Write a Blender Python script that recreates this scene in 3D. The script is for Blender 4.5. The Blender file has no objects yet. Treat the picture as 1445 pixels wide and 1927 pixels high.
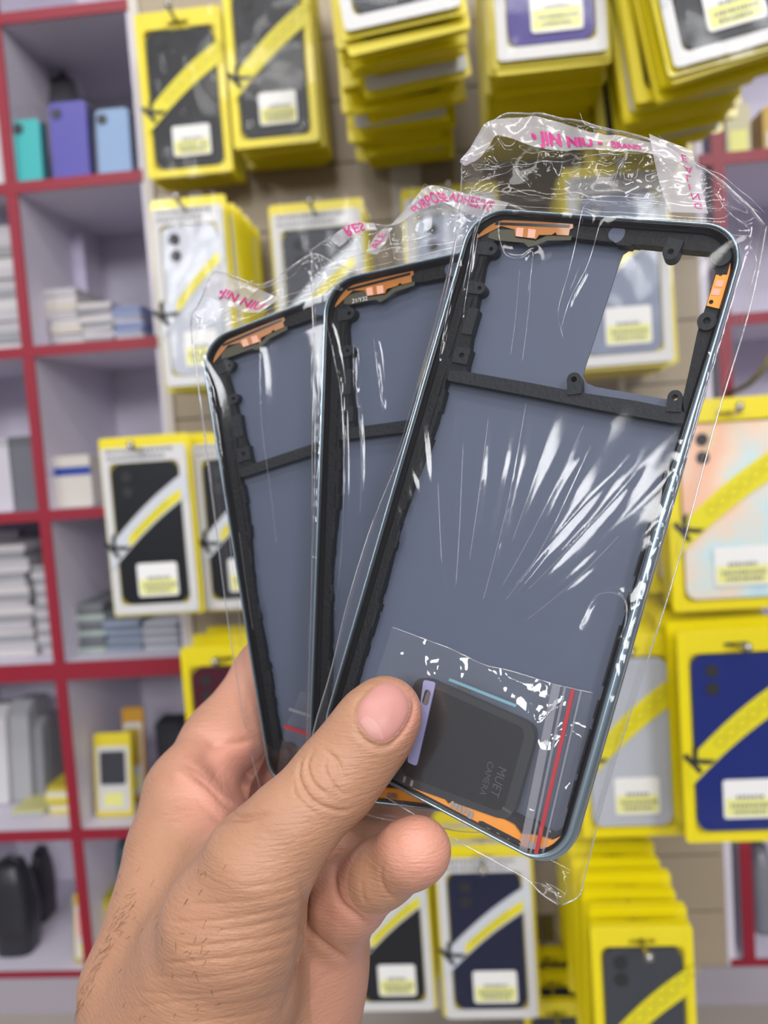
import bpy, bmesh, math, random
import numpy as np
from mathutils import Vector, Matrix, noise as mnoise
from mathutils.bvhtree import BVHTree

random.seed(7)
np.random.seed(7)
SC = bpy.context.scene
COL = SC.collection

# ------------------------------------------------------------------ camera frame
FPX = 1700.0
CX, CY = 722.5, 963.5
CAM = np.array([0.0, 0.0, 1.45])
_zd = np.array([.07, .993, .08]); _zd /= np.linalg.norm(_zd)
_xr = np.array([.994, -.05, -.09]); _xr -= _zd * _xr.dot(_zd); _xr /= np.linalg.norm(_xr)
_yf = np.cross(_xr, _zd)
ROT = np.array([_xr, _yf, -_zd])            # camera (right, down, forward) -> world


def c2w(c):
    return np.asarray(c) @ ROT.T + CAM


def pc(px, py, d):
    """point at pixel and distance d (m) in camera axes"""
    return np.array([(px - CX) / FPX * d, (py - CY) / FPX * d, d])


def P(px, py, d):
    return c2w(pc(px, py, d))


def at(px, py, Y):
    """point where the sight line meets the vertical plane y = Y"""
    r = ROT @ np.array([(px - CX) / FPX, (py - CY) / FPX, 1.0])
    return CAM + r * (Y / r[1])


cam_data = bpy.data.cameras.new('camera')
cam = bpy.data.objects.new('camera', cam_data)
COL.objects.link(cam)
m = Matrix.Identity(4)
for i in range(3):
    m[i][0] = ROT[i][0]; m[i][1] = -ROT[i][1]; m[i][2] = -ROT[i][2]; m[i][3] = CAM[i]
cam.matrix_world = m
cam_data.sensor_fit = 'VERTICAL'
cam_data.sensor_height = 36.0
cam_data.lens = 36.0 * FPX / 1927.0
cam_data.clip_start = 0.01
cam_data.dof.use_dof = True
cam_data.dof.focus_distance = 0.240
cam_data.dof.aperture_fstop = cam_data.lens / 2.5
SC.camera = cam
SC.view_settings.view_transform = 'Standard'
SC.view_settings.look = 'None'
SC.view_settings.gamma = 1.0
SC.view_settings.use_curve_mapping = False
SC.view_settings.exposure = -0.3
SC.cycles.transparent_max_bounces = 40
SC.cycles.max_bounces = 8
SC.cycles.diffuse_bounces = 3
SC.cycles.glossy_bounces = 3
SC.cycles.caustics_reflective = False
SC.cycles.caustics_refractive = False
SC.cycles.sample_clamp_indirect = 4.0


# ------------------------------------------------------------------ materials
def lin(c):
    return tuple(((x / 255.0) / 12.92 if x / 255.0 <= .04045 else ((x / 255.0 + .055) / 1.055) ** 2.4) for x in c) + (1.0,)


def nodes(name):
    m = bpy.data.materials.new(name)
    m.use_nodes = True
    nt = m.node_tree
    b = nt.nodes.get('Principled BSDF')
    return m, nt, b


def mat(name, rgb, rough=.5, metal=0.0, bump=0.0, bscale=400.0, var=0.0, vscale=20.0, coat=0.0, spec=.5):
    m, nt, b = nodes(name)
    b.inputs['Base Color'].default_value = lin(rgb)
    b.inputs['Roughness'].default_value = rough
    b.inputs['Metallic'].default_value = metal
    b.inputs['Coat Weight'].default_value = coat
    b.inputs['Specular IOR Level'].default_value = spec
    tc = nt.nodes.new('ShaderNodeTexCoord')
    if var > 0:
        n = nt.nodes.new('ShaderNodeTexNoise'); n.inputs['Scale'].default_value = vscale
        n.inputs['Detail'].default_value = 4
        nt.links.new(tc.outputs['Object'], n.inputs['Vector'])
        mx = nt.nodes.new('ShaderNodeMix'); mx.data_type = 'RGBA'
        c = lin(rgb)
        mx.inputs['A'].default_value = tuple(x * (1 - var) for x in c[:3]) + (1,)
        mx.inputs['B'].default_value = tuple(min(1, x * (1 + var)) for x in c[:3]) + (1,)
        nt.links.new(n.outputs['Fac'], mx.inputs['Factor'])
        nt.links.new(mx.outputs['Result'], b.inputs['Base Color'])
    if bump > 0:
        n = nt.nodes.new('ShaderNodeTexNoise'); n.inputs['Scale'].default_value = bscale
        n.inputs['Detail'].default_value = 3
        nt.links.new(tc.outputs['Object'], n.inputs['Vector'])
        bp = nt.nodes.new('ShaderNodeBump'); bp.inputs['Strength'].default_value = bump
        bp.inputs['Distance'].default_value = .001
        nt.links.new(n.outputs['Fac'], bp.inputs['Height'])
        nt.links.new(bp.outputs['Normal'], b.inputs['Normal'])
    return m


def film(name, base=.06, edge=.75, haze=.02, rough=.04, tint=(255, 255, 255), bump=0.0, bscale=60.0, hazecol=(235, 235, 240)):
    """thin clear plastic: see-through, with a mirror sheen that grows at grazing angles and a trace of milkiness"""
    m = bpy.data.materials.new(name); m.use_nodes = True
    nt = m.node_tree; nt.nodes.clear()
    N = nt.nodes.new; L = nt.links.new
    out = N('ShaderNodeOutputMaterial')
    tr = N('ShaderNodeBsdfTransparent'); tr.inputs['Color'].default_value = lin(tint)
    df = N('ShaderNodeBsdfDiffuse'); df.inputs['Color'].default_value = lin(hazecol)
    tl = N('ShaderNodeBsdfTranslucent'); tl.inputs['Color'].default_value = lin(hazecol)
    ad = N('ShaderNodeMixShader'); ad.inputs[0].default_value = .4
    L(df.outputs[0], ad.inputs[1]); L(tl.outputs[0], ad.inputs[2])
    gl = N('ShaderNodeBsdfGlossy'); gl.inputs['Roughness'].default_value = rough
    mx1 = N('ShaderNodeMixShader'); mx1.inputs[0].default_value = haze
    L(tr.outputs[0], mx1.inputs[1]); L(ad.outputs[0], mx1.inputs[2])
    lw = N('ShaderNodeLayerWeight'); lw.inputs['Blend'].default_value = .5
    pw = N('ShaderNodeMath'); pw.operation = 'POWER'; pw.inputs[1].default_value = 4.0
    L(lw.outputs['Facing'], pw.inputs[0])
    ma = N('ShaderNodeMath'); ma.operation = 'MULTIPLY_ADD'; ma.inputs[1].default_value = edge - base; ma.inputs[2].default_value = base
    L(pw.outputs[0], ma.inputs[0])
    mx2 = N('ShaderNodeMixShader')
    L(ma.outputs[0], mx2.inputs[0]); L(mx1.outputs[0], mx2.inputs[1]); L(gl.outputs[0], mx2.inputs[2])
    L(mx2.outputs[0], out.inputs['Surface'])
    if bump > 0:
        tc = N('ShaderNodeTexCoord')
        n = N('ShaderNodeTexNoise'); n.inputs['Scale'].default_value = bscale; n.inputs['Detail'].default_value = 2
        L(tc.outputs['Object'], n.inputs['Vector'])
        bp = N('ShaderNodeBump'); bp.inputs['Strength'].default_value = bump; bp.inputs['Distance'].default_value = .002
        L(n.outputs['Fac'], bp.inputs['Height'])
        L(bp.outputs['Normal'], gl.inputs['Normal']); L(bp.outputs['Normal'], lw.inputs['Normal'])
    return m


M = {}
M['yellow'] = mat('yellow_card', (236, 216, 8), .35, coat=.25)
M['yellow_band'] = mat('yellow_band', (228, 214, 20), .4)
M['white_card'] = mat('white_card', (212, 210, 208), .45)
M['white_band'] = mat('white_band', (205, 208, 214), .35)
M['label'] = mat('label_paper', (238, 236, 232), .6)
M['label_yellow'] = mat('label_yellow', (232, 230, 140), .6)
M['ink'] = mat('black_ink', (30, 30, 32), .6)
M['grey_ink'] = mat('grey_ink', (120, 120, 128), .6)
M['band_ink'] = mat('band_ink', (170, 160, 30), .6)
M['magenta_ink'] = mat('magenta_ink', (196, 52, 128), .6)
M['panel'] = mat('laminate_panel', (224, 218, 232), .55, var=.03)
M['red_trim'] = mat('red_edge_trim', (146, 24, 46), .45)
M['slat'] = mat('beige_slat_panel', (172, 156, 132), .5, var=.04, vscale=8)
M['slat_gap'] = mat('slat_groove', (96, 86, 74), .7)
M['post'] = mat('pale_upright', (214, 206, 196), .45)
M['plinth'] = mat('plinth_laminate', (166, 158, 168), .5)
M['counter'] = mat('beige_counter', (176, 168, 158), .5, var=.05)
M['steel'] = mat('hook_steel', (190, 188, 182), .25, metal=1.0)
M['floor'] = mat('floor_tile', (170, 165, 160), .4, var=.05)
M['sleeve'] = film('clear_sleeve', base=.014, edge=.75, haze=.008, rough=.1, bump=.08, bscale=30)


# ------------------------------------------------------------------ object helpers
ABS = {}


def mesh(name, V, F, material, smooth=False):
    me = bpy.data.meshes.new(name)
    me.from_pydata([tuple(map(float, v)) for v in V], [], [tuple(map(int, f)) for f in F])
    if material is not None:
        me.materials.append(material)
    if smooth:
        me.shade_smooth()
    me.update()
    return me


def tag(o, label=None, cat=None, group=None, kind=None):
    if label: o['label'] = label
    if cat: o['category'] = cat
    if group: o['group'] = group
    if kind: o['kind'] = kind
    return o


def thing(name, loc, label, cat, group=None, rot=None):
    o = bpy.data.objects.new(name, None)
    COL.objects.link(o)
    o.empty_display_size = .02
    o.location = loc
    if rot is not None:
        o.rotation_euler = rot
    ABS[o.name] = np.array(loc, float)
    return tag(o, label, cat, group)


def part(name, V, F, material, parent=None, smooth=False, label=None):
    """one mesh object from world-space vertices"""
    if parent is not None:
        org = ABS[parent.name]
        o = bpy.data.objects.new(name, mesh(name, np.asarray(V, float) - org, F, material, smooth))
        o.parent = parent
    else:
        V = np.asarray(V, float)
        org = np.array([(V[:, 0].min() + V[:, 0].max()) / 2, (V[:, 1].min() + V[:, 1].max()) / 2, V[:, 2].min()])
        o = bpy.data.objects.new(name, mesh(name, V - org, F, material, smooth))
        o.location = org
    COL.objects.link(o)
    ABS[o.name] = org
    if label: o['label'] = label
    return o


def link(name, me, parent=None, label=None):
    o = bpy.data.objects.new(name, me)
    COL.objects.link(o)
    if parent is not None:
        o.parent = parent
    if label: o['label'] = label
    return o


class MB:
    """collects shapes into one mesh"""
    def __init__(s): s.V = []; s.F = []

    def add(s, V, F):
        n = len(s.V)
        s.V += [tuple(v) for v in V]
        s.F += [tuple(i + n for i in f) for f in F]
        return s

    def box(s, a, b):
        x0, y0, z0 = a; x1, y1, z1 = b
        return s.add([(x0, y0, z0), (x1, y0, z0), (x1, y1, z0), (x0, y1, z0), (x0, y0, z1), (x1, y0, z1), (x1, y1, z1), (x0, y1, z1)],
                     [(0, 3, 2, 1), (4, 5, 6, 7), (0, 1, 5, 4), (1, 2, 6, 5), (2, 3, 7, 6), (3, 0, 4, 7)])

    def tube(s, pts, r, n=8, cap=True):
        pts = [np.array(p, float) for p in pts]
        rs = r if hasattr(r, '__len__') else [r] * len(pts)
        rings = []
        ref = None
        for i, p in enumerate(pts):
            t = pts[min(i + 1, len(pts) - 1)] - pts[max(i - 1, 0)]
            t /= (np.linalg.norm(t) + 1e-12)
            if ref is None:
                ref = np.array([0, 0, 1.]) if abs(t[2]) < .9 else np.array([1., 0, 0])
            a = np.cross(t, ref); a /= np.linalg.norm(a); b = np.cross(a, t); ref = b
            rings.append([p + rs[i] * (math.cos(2 * math.pi * k / n) * a + math.sin(2 * math.pi * k / n) * b) for k in range(n)])
        V = [v for r_ in rings for v in r_]; Fc = []
        for i in range(len(pts) - 1):
            for k in range(n):
                Fc.append((i * n + k, i * n + (k + 1) % n, (i + 1) * n + (k + 1) % n, (i + 1) * n + k))
        if cap:
            Fc.append(tuple(range(n - 1, -1, -1))); Fc.append(tuple((len(pts) - 1) * n + k for k in range(n)))
        return s.add(V, Fc)

    def ball(s, c, r, n=10, mr=6):
        V = []; Fc = []
        for i in range(mr + 1):
            th = math.pi * i / mr
            for k in range(n):
                ph = 2 * math.pi * k / n
                V.append((c[0] + r * math.sin(th) * math.cos(ph), c[1] + r * math.sin(th) * math.sin(ph), c[2] + r * math.cos(th)))
        for i in range(mr):
            for k in range(n):
                Fc.append((i * n + k, (i + 1) * n + k, (i + 1) * n + (k + 1) % n, i * n + (k + 1) % n))
        return s.add(V, Fc)

    def part(s, name, material, parent=None, smooth=False, label=None):
        return part(name, s.V, s.F, material, parent, smooth, label)


def rrect(x0, y0, x1, y1, r, n=6):
    pts = []
    for cx, cy, a0 in ((x1 - r, y0 + r, -90), (x1 - r, y1 - r, 0), (x0 + r, y1 - r, 90), (x0 + r, y0 + r, 180)):
        for k in range(n + 1):
            a = math.radians(a0 + 90 * k / n)
            pts.append((cx + r * math.cos(a), cy + r * math.sin(a)))
    return pts


def subdiv(poly, step):
    out = []
    for i, p in enumerate(poly):
        q = poly[(i + 1) % len(poly)]
        d = math.hypot(q[0] - p[0], q[1] - p[1])
        k = max(1, int(d / step))
        for j in range(k):
            out.append((p[0] + (q[0] - p[0]) * j / k, p[1] + (q[1] - p[1]) * j / k))
    return out


def plate(outer, holes, w0, w1, step=None):
    """flat solid with holes: (u, v) outlines, w from w0 (back) to w1 (front); returns V, F"""
    if step:
        outer = subdiv(outer, step); holes = [subdiv(h, step) for h in holes]
    bm = bmesh.new()
    loops = [outer] + list(holes)
    for lp in loops:
        vs = [bm.verts.new((p[0], p[1], w1)) for p in lp]
        for i in range(len(vs)):
            bm.edges.new((vs[i], vs[(i + 1) % len(vs)]))
    bmesh.ops.triangle_fill(bm, use_beauty=True, use_dissolve=False, edges=bm.edges[:], normal=(0, 0, 1))
    if holes:      # triangle_fill can close the holes: drop the faces lying in one
        def inside(x, y, poly):
            c = False
            for i in range(len(poly)):
                (xa, ya), (xb, yb) = poly[i], poly[i - 1]
                if (ya > y) != (yb > y) and x < (xb - xa) * (y - ya) / (yb - ya) + xa: c = not c
            return c
        bad = [f for f in bm.faces if any(inside(f.calc_center_median().x, f.calc_center_median().y, h) for h in holes)]
        if bad: bmesh.ops.delete(bm, geom=bad, context='FACES_ONLY')
    ret = bmesh.ops.extrude_face_region(bm, geom=bm.faces[:])
    for g in ret['geom']:
        if isinstance(g, bmesh.types.BMVert):
            g.co.z = w0
    bmesh.ops.recalc_face_normals(bm, faces=bm.faces[:])
    bm.verts.index_update()
    V = [tuple(v.co) for v in bm.verts]
    Fc = [tuple(v.index for v in f.verts) for f in bm.faces]
    bm.free()
    return V, Fc


_txt = {}


def text_mesh(body, bold=0.0):
    """outline of a line of lettering as flat polygons, cap height about 0.7, starting at x = 0"""
    key = (body, bold)
    if key in _txt: return _txt[key]
    cu = bpy.data.curves.new('lettering', 'FONT')
    cu.body = body; cu.resolution_u = 3; cu.offset = bold
    ob = bpy.data.objects.new('lettering', cu); COL.objects.link(ob)
    dg = bpy.context.evaluated_depsgraph_get(); dg.update()
    me = bpy.data.meshes.new_from_object(ob.evaluated_get(dg))
    bm = bmesh.new(); bm.from_mesh(me)
    bmesh.ops.remove_doubles(bm, verts=bm.verts[:], dist=1e-4)
    bm.verts.index_update()
    V = np.array([tuple(v.co)[:2] for v in bm.verts]); Fc = [tuple(v.index for v in f.verts) for f in bm.faces]
    bm.free()
    bpy.data.objects.remove(ob); bpy.data.meshes.remove(me); bpy.data.curves.remove(cu)
    V[:, 0] -= V[:, 0].min()
    _txt[key] = (V, Fc)
    return _txt[key]


def curve(pts, n=10):
    """smooth line through the points"""
    P_ = [np.array(p, float) for p in pts]; out = []
    for i in range(len(P_) - 1):
        p0 = P_[max(i - 1, 0)]; p1 = P_[i]; p2 = P_[i + 1]; p3 = P_[min(i + 2, len(P_) - 1)]
        for k in range(n):
            t = k / n
            out.append(.5 * ((2 * p1) + (-p0 + p2) * t + (2 * p0 - 5 * p1 + 4 * p2 - p3) * t * t + (-p0 + 3 * p1 - 3 * p2 + p3) * t ** 3))
    out.append(P_[-1])
    return out


ORD = ['first', 'second', 'third', 'fourth', 'fifth', 'sixth', 'seventh', 'eighth', 'ninth', 'tenth', 'eleventh', 'twelfth',
       'thirteenth', 'fourteenth', 'fifteenth', 'sixteenth', 'seventeenth', 'eighteenth', 'nineteenth', 'twentieth',
       'twenty-first', 'twenty-second', 'twenty-third', 'twenty-fourth', 'twenty-fifth', 'twenty-sixth', 'twenty-seventh', 'twenty-eighth']
# ------------------------------------------------------------------ the setting
YS = 1.15                 # front plane of the shelves and of the slat wall
ZR = 1.45
XV, XR = -0.557, 0.327    # the two red uprights in view
XPL, XPR = -0.373, 0.30   # slat wall
SH_L = [ZR + z for z in (.564, .355, .146, -.069, -.280, -.507, -.709)]
SH_R = [ZR + z for z in (.55, .307, .115, -.10, -.30, -.51, -.709)]
DEEP = .27


def structure(o):
    o['kind'] = 'structure'; return o


fl = MB().box((-2.2, -1.6, -.02), (2.2, 2.0, 0)).part('floor', M['floor']); structure(fl)
bw = MB().box((-2.2, YS + DEEP + .012, 0), (2.2, YS + DEEP + .06, 2.7)).part('wall_rear', M['panel']); structure(bw)

# slat wall: boards with narrow grooves between, and pale uprights
b = MB()
zz = .74
while zz < 2.5:
    b.box((XPL, YS, zz), (XPR, YS + .016, zz + .0735)); zz += .0755
slat = b.part('wall_back', M['slat']); structure(slat)
g = MB().box((XPL, YS + .010, .74), (XPR, YS + .030, 2.5)).part('groove_backing', M['slat_gap'], slat)
for x0, x1 in ((XPL - .007, XPL + .005), (-.068, -.030), (.196, .204)):
    MB().box((x0, YS - .006, .74), (x1, YS + .02, 2.5)).part('upright', M['post'], slat)


def shelf_unit(label, xs, shelves, x_end):
    """open cubby unit: uprights at xs, boards at the given heights, red edging on the front"""
    x0, x1 = min(xs + [x_end]), max(xs + [x_end])
    root = thing('display_shelf', ((x0 + x1) / 2, YS + DEEP / 2, .74), label, 'shelf')
    zt = 2.5
    MB().box((x0, YS + DEEP, .74), (x1, YS + DEEP + .008, zt)).part('back_panel', M['panel'], root)
    for x in xs:
        u = MB().box((x - .006, YS + .002, .74), (x + .006, YS + DEEP, zt)).part('upright', M['panel'], root)
        MB().box((x - .0075, YS - .001, .74), (x + .0075, YS + .002, zt)).part('edge_trim', M['red_trim'], u, label='glossy red edge trim')
    MB().box((x_end - .006, YS + .002, .74), (x_end + .006, YS + DEEP, zt)).part('upright', M['panel'], root)
    for i, z in enumerate(shelves):
        t = .011 if (i == 4 and xs[0] < 0) else .006
        s = MB().box((x0, YS + .002, z - t), (x1, YS + DEEP, z + t)).part('shelf_board', M['panel'], root)
        MB().box((x0, YS - .0015, z - t - .001), (x1, YS + .002, z + t + .001)).part('edge_trim', M['red_trim'], s, label='glossy red edge trim')
    return root


shelf_unit('lavender grey cubby shelf with red edges left of the slat wall', [-.80, XV], SH_L, XPL - .007)
shelf_unit('lavender grey cubby shelf with red edges right of the slat wall', [.58, XR], SH_R, XPR + .004)
root = thing('base_cabinet', (0, YS - .05, 0), 'white base cabinet with a beige ledge under the shelves and slat wall', 'cabinet')
MB().box((-1.0, YS - .004, .69), (1.0, YS + DEEP, .74)).part('plinth', M['plinth'], root)
MB().box((-1.0, YS - .30, .655), (1.0, YS + DEEP, .69)).part('worktop', M['counter'], root, label='beige ledge')
MB().box((-1.0, YS - .28, .0), (1.0, YS + DEEP, .655)).part('carcass', M['panel'], root)
# ------------------------------------------------------------------ hanging phone case packages
CASES = {}


def case_mat(name):
    if name in CASES: return CASES[name]
    spec = dict(black=(17, 19, 25), navy=(17, 24, 54), slate=(38, 42, 52), white=(184, 187, 196), blue=(24, 40, 112), purple=(62, 48, 128),
                maroon=(74, 18, 36), silver=(122, 130, 152), graphite=(60, 62, 68))
    if name == 'rainbow':
        m, nt, bs = nodes('holographic_case')
        N = nt.nodes.new; L = nt.links.new
        tc = N('ShaderNodeTexCoord'); nz = N('ShaderNodeTexNoise'); nz.inputs['Scale'].default_value = 16; nz.inputs['Detail'].default_value = 1
        cr = N('ShaderNodeValToRGB')
        cols = [(.25, (150, 200, 235)), (.42, (206, 226, 226)), (.55, (240, 214, 190)), (.68, (245, 190, 160)), (.8, (215, 225, 160))]
        e = cr.color_ramp.elements
        e[0].position = cols[0][0]; e[0].color = lin(cols[0][1]); e[1].position = cols[-1][0]; e[1].color = lin(cols[-1][1])
        for p, c in cols[1:-1]:
            k = e.new(p); k.color = lin(c)
        L(tc.outputs['Object'], nz.inputs['Vector']); L(nz.outputs['Fac'], cr.inputs['Fac']); L(cr.outputs['Color'], bs.inputs['Base Color'])
        bs.inputs['Roughness'].default_value = .25
        CASES[name] = m
    else:
        CASES[name] = mat('case_' + name, spec[name], .35, coat=.1, spec=.3)
    return CASES[name]


_pk = {}


def xz(V, F, flip=True):
    """(u right, v down, w towards viewer) -> local x, y, z"""
    return [(v[0], -v[2], -v[1]) for v in V], F


def package_meshes(w, h, kind, case, front):
    key = (round(w, 4), round(h, 4), kind, case, front)
    if key in _pk: return _pk[key]
    L = []
    hd = .105 * h
    hole = rrect(-.012, .012, .012, .017, .0024, 3)

    def add(name, V, F, m, sub=None, sm=False):
        V, F = xz(V, F)
        L.append((name, mesh(name, V, F, m, sm), sub))
    x = w / 2
    if kind == 'Y':
        win = rrect(-x + .088 * w, hd, x - .088 * w, h * .955, .006, 4)
        add('card', *plate(rrect(-x, 0, x, h, .004, 3), [win, hole], -.001, .0), M['yellow'])
        add('backing', *plate(rrect(-x, 0, x, h, .004, 3), [hole], -.0085, -.0075), M['yellow'])
        cx0, cx1, cy0, cy1 = -x + .11 * w, x - .11 * w, hd + .012 * h, h * .945
    else:
        add('card', *plate(rrect(-x, 0, x, h, .004, 3), [hole], -.0085, -.0075), M['yellow'])
        win = rrect(-x + .12 * w, hd * 1.35, x - .12 * w, h * .93, .006, 4)
        add('inner_frame', *plate(rrect(-x + .035 * w, hd * .55, x - .035 * w, h * .982, .004, 3), [win], -.001, 0), M['white_card'])
        cx0, cx1, cy0, cy1 = -x + .135 * w, x - .135 * w, hd * 1.42, h * .925
    if front or kind == 'Y':
        ch = []
        V, F = plate(rrect(cx0, cy0, cx1, cy1, .011, 5), [], -.0072, .0)
        add('phone_case', V, F, case_mat(case))
    if front:
        r = .0062
        b = MB()
        for (dx, dy) in ((.17, .07), (.17, .155)):
            V, F = plate([(cx0 + dx * w + r * math.cos(a * .5236), cy0 + dy * h + r * math.sin(a * .5236)) for a in range(12)], [], .0, .0012)
            b.add(*xz(V, F))
        L.append(('camera_hole', mesh('camera_hole', b.V, b.F, M['ink']), 'phone_case'))
        # diagonal band
        bl, br, bt = .60 * h, .205 * h, .135 * h
        n = 12; up = []; dn = []
        for i in range(n + 1):
            t = i / n; xx = -x + .045 * w + t * (w * .91); yy = bl + (br - bl) * t - .028 * h * math.sin(math.pi * t)
            up.append((xx, yy)); dn.append((xx, yy + bt))
        add('band', *plate(up + dn[::-1], [], .0012, .0016), M['yellow_band'] if kind == 'Y' else M['white_band'])
        ang = math.atan2(br - bl, w * .91)
        ca, sa = math.cos(ang), math.sin(ang)

        def put(name, body, size, ox, m, bold=.02, off=.30):
            TV, TF = text_mesh(body, bold)
            t = ox; xx = -x + .045 * w + t * w * .91; yy = bl + (br - bl) * t - .028 * h * math.sin(math.pi * t) + bt * (.5 + off)
            V = [(xx + ca * p[0] * size + sa * p[1] * size, yy + sa * p[0] * size - ca * p[1] * size, .0019) for p in TV]
            add(name, V, TF, m, 'band')
        if kind == 'W':
            sl = [(up[i][0], up[i][1] + bt * .50) for i in range(3, n)] + [(dn[i][0], dn[i][1] - bt * .08) for i in range(n - 1, 2, -1)]
            add('band_stripe', *plate(sl, [], .0016, .0018), M['yellow_band'], 'band')
            put('lettering', 'OOOOOO', .011, .34, M['band_ink'], -.01, .33)
        else:
            put('lettering', 'OOOOOOO', .016, .30, M['band_ink'], -.02, .22)
        put('emblem', 'K', .03, .09, M['ink'], .035, .30)
        # price label
        lx0, lx1, ly0, ly1 = -.17 * w, .27 * w, .70 * h, .885 * h
        add('price_label', *plate(rrect(lx0, ly0, lx1, ly1, .003, 3), [], .0016, .0021), M['label'])
        add('label_block', *plate(rrect(lx0 + .02 * w, ly0 + .09 * h, lx1 - .02 * w, ly1 - .012 * h, .001, 2), [], .0021, .0022), M['label_yellow'], 'price_label')
        b = MB()
        for k, (f0, f1, yy) in enumerate(((.25, .75, .075), (.14, .9, .115), (.2, .8, .145))):
            xx = lx0 + f0 * (lx1 - lx0)
            while xx < lx0 + f1 * (lx1 - lx0):
                ww = random.uniform(.0012, .0032)
                b.add(*xz(*plate([(xx, ly0 + yy * h), (xx + ww, ly0 + yy * h), (xx + ww, ly0 + yy * h + .0035), (xx, ly0 + yy * h + .0035)], [], .0022, .0024)))
                xx += ww + .0012
        L.append(('print', mesh('print', b.V, b.F, M['grey_ink']), 'price_label'))
        if kind == 'W':
            b = MB()
            for yy, f in ((.65, .8), (1.0, .7)):
                xx = -x + .1 * w
                while xx < -x + f * w:
                    ww = random.uniform(.002, .005)
                    b.add(*xz(*plate([(xx, hd * yy), (xx + ww, hd * yy), (xx + ww, hd * yy + .0035), (xx, hd * yy + .0035)], [], .0, .0003)))
                    xx += ww + .0015
            L.append(('header_print', mesh('header_print', b.V, b.F, M['grey_ink']), 'inner_frame'))
        # clear sleeve, loose over the front
        nx, nz_ = 24, 44; V = []; F = []
        sd = random.random() * 50
        for j in range(nz_ + 1):
            for i in range(nx + 1):
                u = -x * 1.02 + 2.04 * x * i / nx; v = -.002 + (h + .006) * j / nz_
                e = min(i, nx - i, 3) / 3
                w_ = -.004 + e * (.0075 + .0009 * mnoise.noise((u * 45 + sd, v * 30, 0)) + .0003 * mnoise.noise((u * 140 + sd, v * 60, 3)))
                V.append((u, v, w_))
        for j in range(nz_):
            for i in range(nx):
                a = j * (nx + 1) + i; F.append((a, a + nx + 1, a + nx + 2, a + 1))
        add('clear_sleeve', V, F, M['sleeve'], None, True)
    _pk[key] = L
    return L


def put_package(loc, rot, w, h, kind, case, front, label, group):
    root = thing('phone_case_package', loc, label, 'phone case package', group, rot)
    made = {}
    for name, me, sub in package_meshes(w, h, kind, case, front):
        made[name] = link(name, me, made[sub] if sub else root)
    return root


def hook(x, z, y0, label):
    root = thing('display_hook', (x, YS, z), label, 'hook', 'wire hooks on the slat wall')
    MB().tube([(x, YS - .002, z), (x, y0 + .012, z), (x, y0 + .004, z + .004)], .0022, 8).part('rod', M['steel'], root, True)
    MB().ball((x, y0 + .002, z + .005), .0042).part('tip', M['steel'], root, True)
    MB().box((x - .016, YS - .004, z - .022), (x + .016, YS, z + .012)).part('mounting_plate', M['steel'], root)


def stack(where, x0, x1, y0, y1, d, kind, case, n, look, roll=0.0, pitch=None, jit=1.0, back=None, plain=False):
    """a hook full of packages; the front one fills pixels x0..x1, y0..y1 when d away from the camera"""
    w = (x1 - x0) * d / FPX; h = (y1 - y0) * d / FPX
    c = P((x0 + x1) / 2, y0, d)
    Yf = c[1]
    if pitch is None: pitch = (YS - .03 - Yf) / max(1, n)
    group = 'packages ' + where
    put_package(tuple(c), (0, math.radians(roll), 0), w, h, kind, case, True, look, group)
    cases = back or [case]
    for k in range(1, n):
        j = jit
        loc = (c[0] + random.uniform(-.0025, .0025) * j, Yf + .004 + pitch * k + random.uniform(-.002, .002), c[2] + random.uniform(-.004, .002) * j)
        rr = math.radians(roll * (1 - k / n) + random.uniform(-1.6, 1.6) * j)
        o = ORD[k] if k < len(ORD) else 'rearmost'
        put_package(loc, (random.uniform(-.02, .02), rr, random.uniform(-.03, .03) * j), w, h, 'Y' if plain and k % 7 else kind, cases[k % len(cases)], False,
                    f'{o} package from the front {where}', group)
    hook(c[0], c[2] - .0143, Yf - .035, f'steel wire hook for packages {where}')


stack('on the top left hook beside the shelf', 249, 416, 18, 322, 1.04, 'Y', 'black', 4, 'yellow framed package with black case and curved yellow band, top left beside the shelf')
stack('on the top row hook second from left', 412, 578, -60, 264, 1.0, 'Y', 'black', 9, 'yellow framed package with black case and pale label, second in the top row')
stack('in the deep leaning pile at top middle', 556, 800, -440, 34, .72, 'W', 'slate', 24, 'white edged package on the front of the leaning pile at top middle', roll=-6, jit=2.4, plain=True)
stack('in the pile with the purple case on front', 903, 1128, -350, 98, .78, 'W', 'purple', 25, 'white edged package with a purple case hanging straight above the front bag', plain=True)
stack('between the purple case pile and the tilted pile', 1080, 1165, -160, 225, 1.0, 'Y', 'graphite', 5, 'plain yellow package between the purple case pile and the tilted pile')
stack('in the tilted pile at the upper right corner', 1160, 1412, -360, 104, .70, 'W', 'black', 27, 'tilted white edged package with a glossy black case at the upper right corner', roll=-10, jit=1.6, plain=True)
stack('in the white case pile beside the second shelf', 275, 422, 368, 728, .95, 'W', 'white', 12, 'package with a white two camera case under the top left package', jit=.8)
stack('in the slate case pile behind the rear bag', 500, 682, 376, 740, 1.02, 'W', 'slate', 5, 'yellow topped package with a slate case behind the top of the rear bag')
stack('in the silver blue pile behind the middle bag', 752, 935, 345, 720, 1.04, 'W', 'silver', 5, 'yellow topped package with a silver blue case behind the middle bag')
stack('in the pile seen through the camera cutout', 1058, 1256, 305, 690, .95, 'W', 'silver', 10, 'silver case package seen through the camera cutout of the front frame')
stack('on the hook left of the rear bag', 176, 354, 820, 1165, .98, 'W', 'black', 2, 'white edged package with black case and white band left of the rear bag')
stack('in the pile touching the rear bag edge', 350, 526, 812, 1155, 1.0, 'W', 'black', 3, 'black case package half hidden behind the edge of the rear bag')
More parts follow.
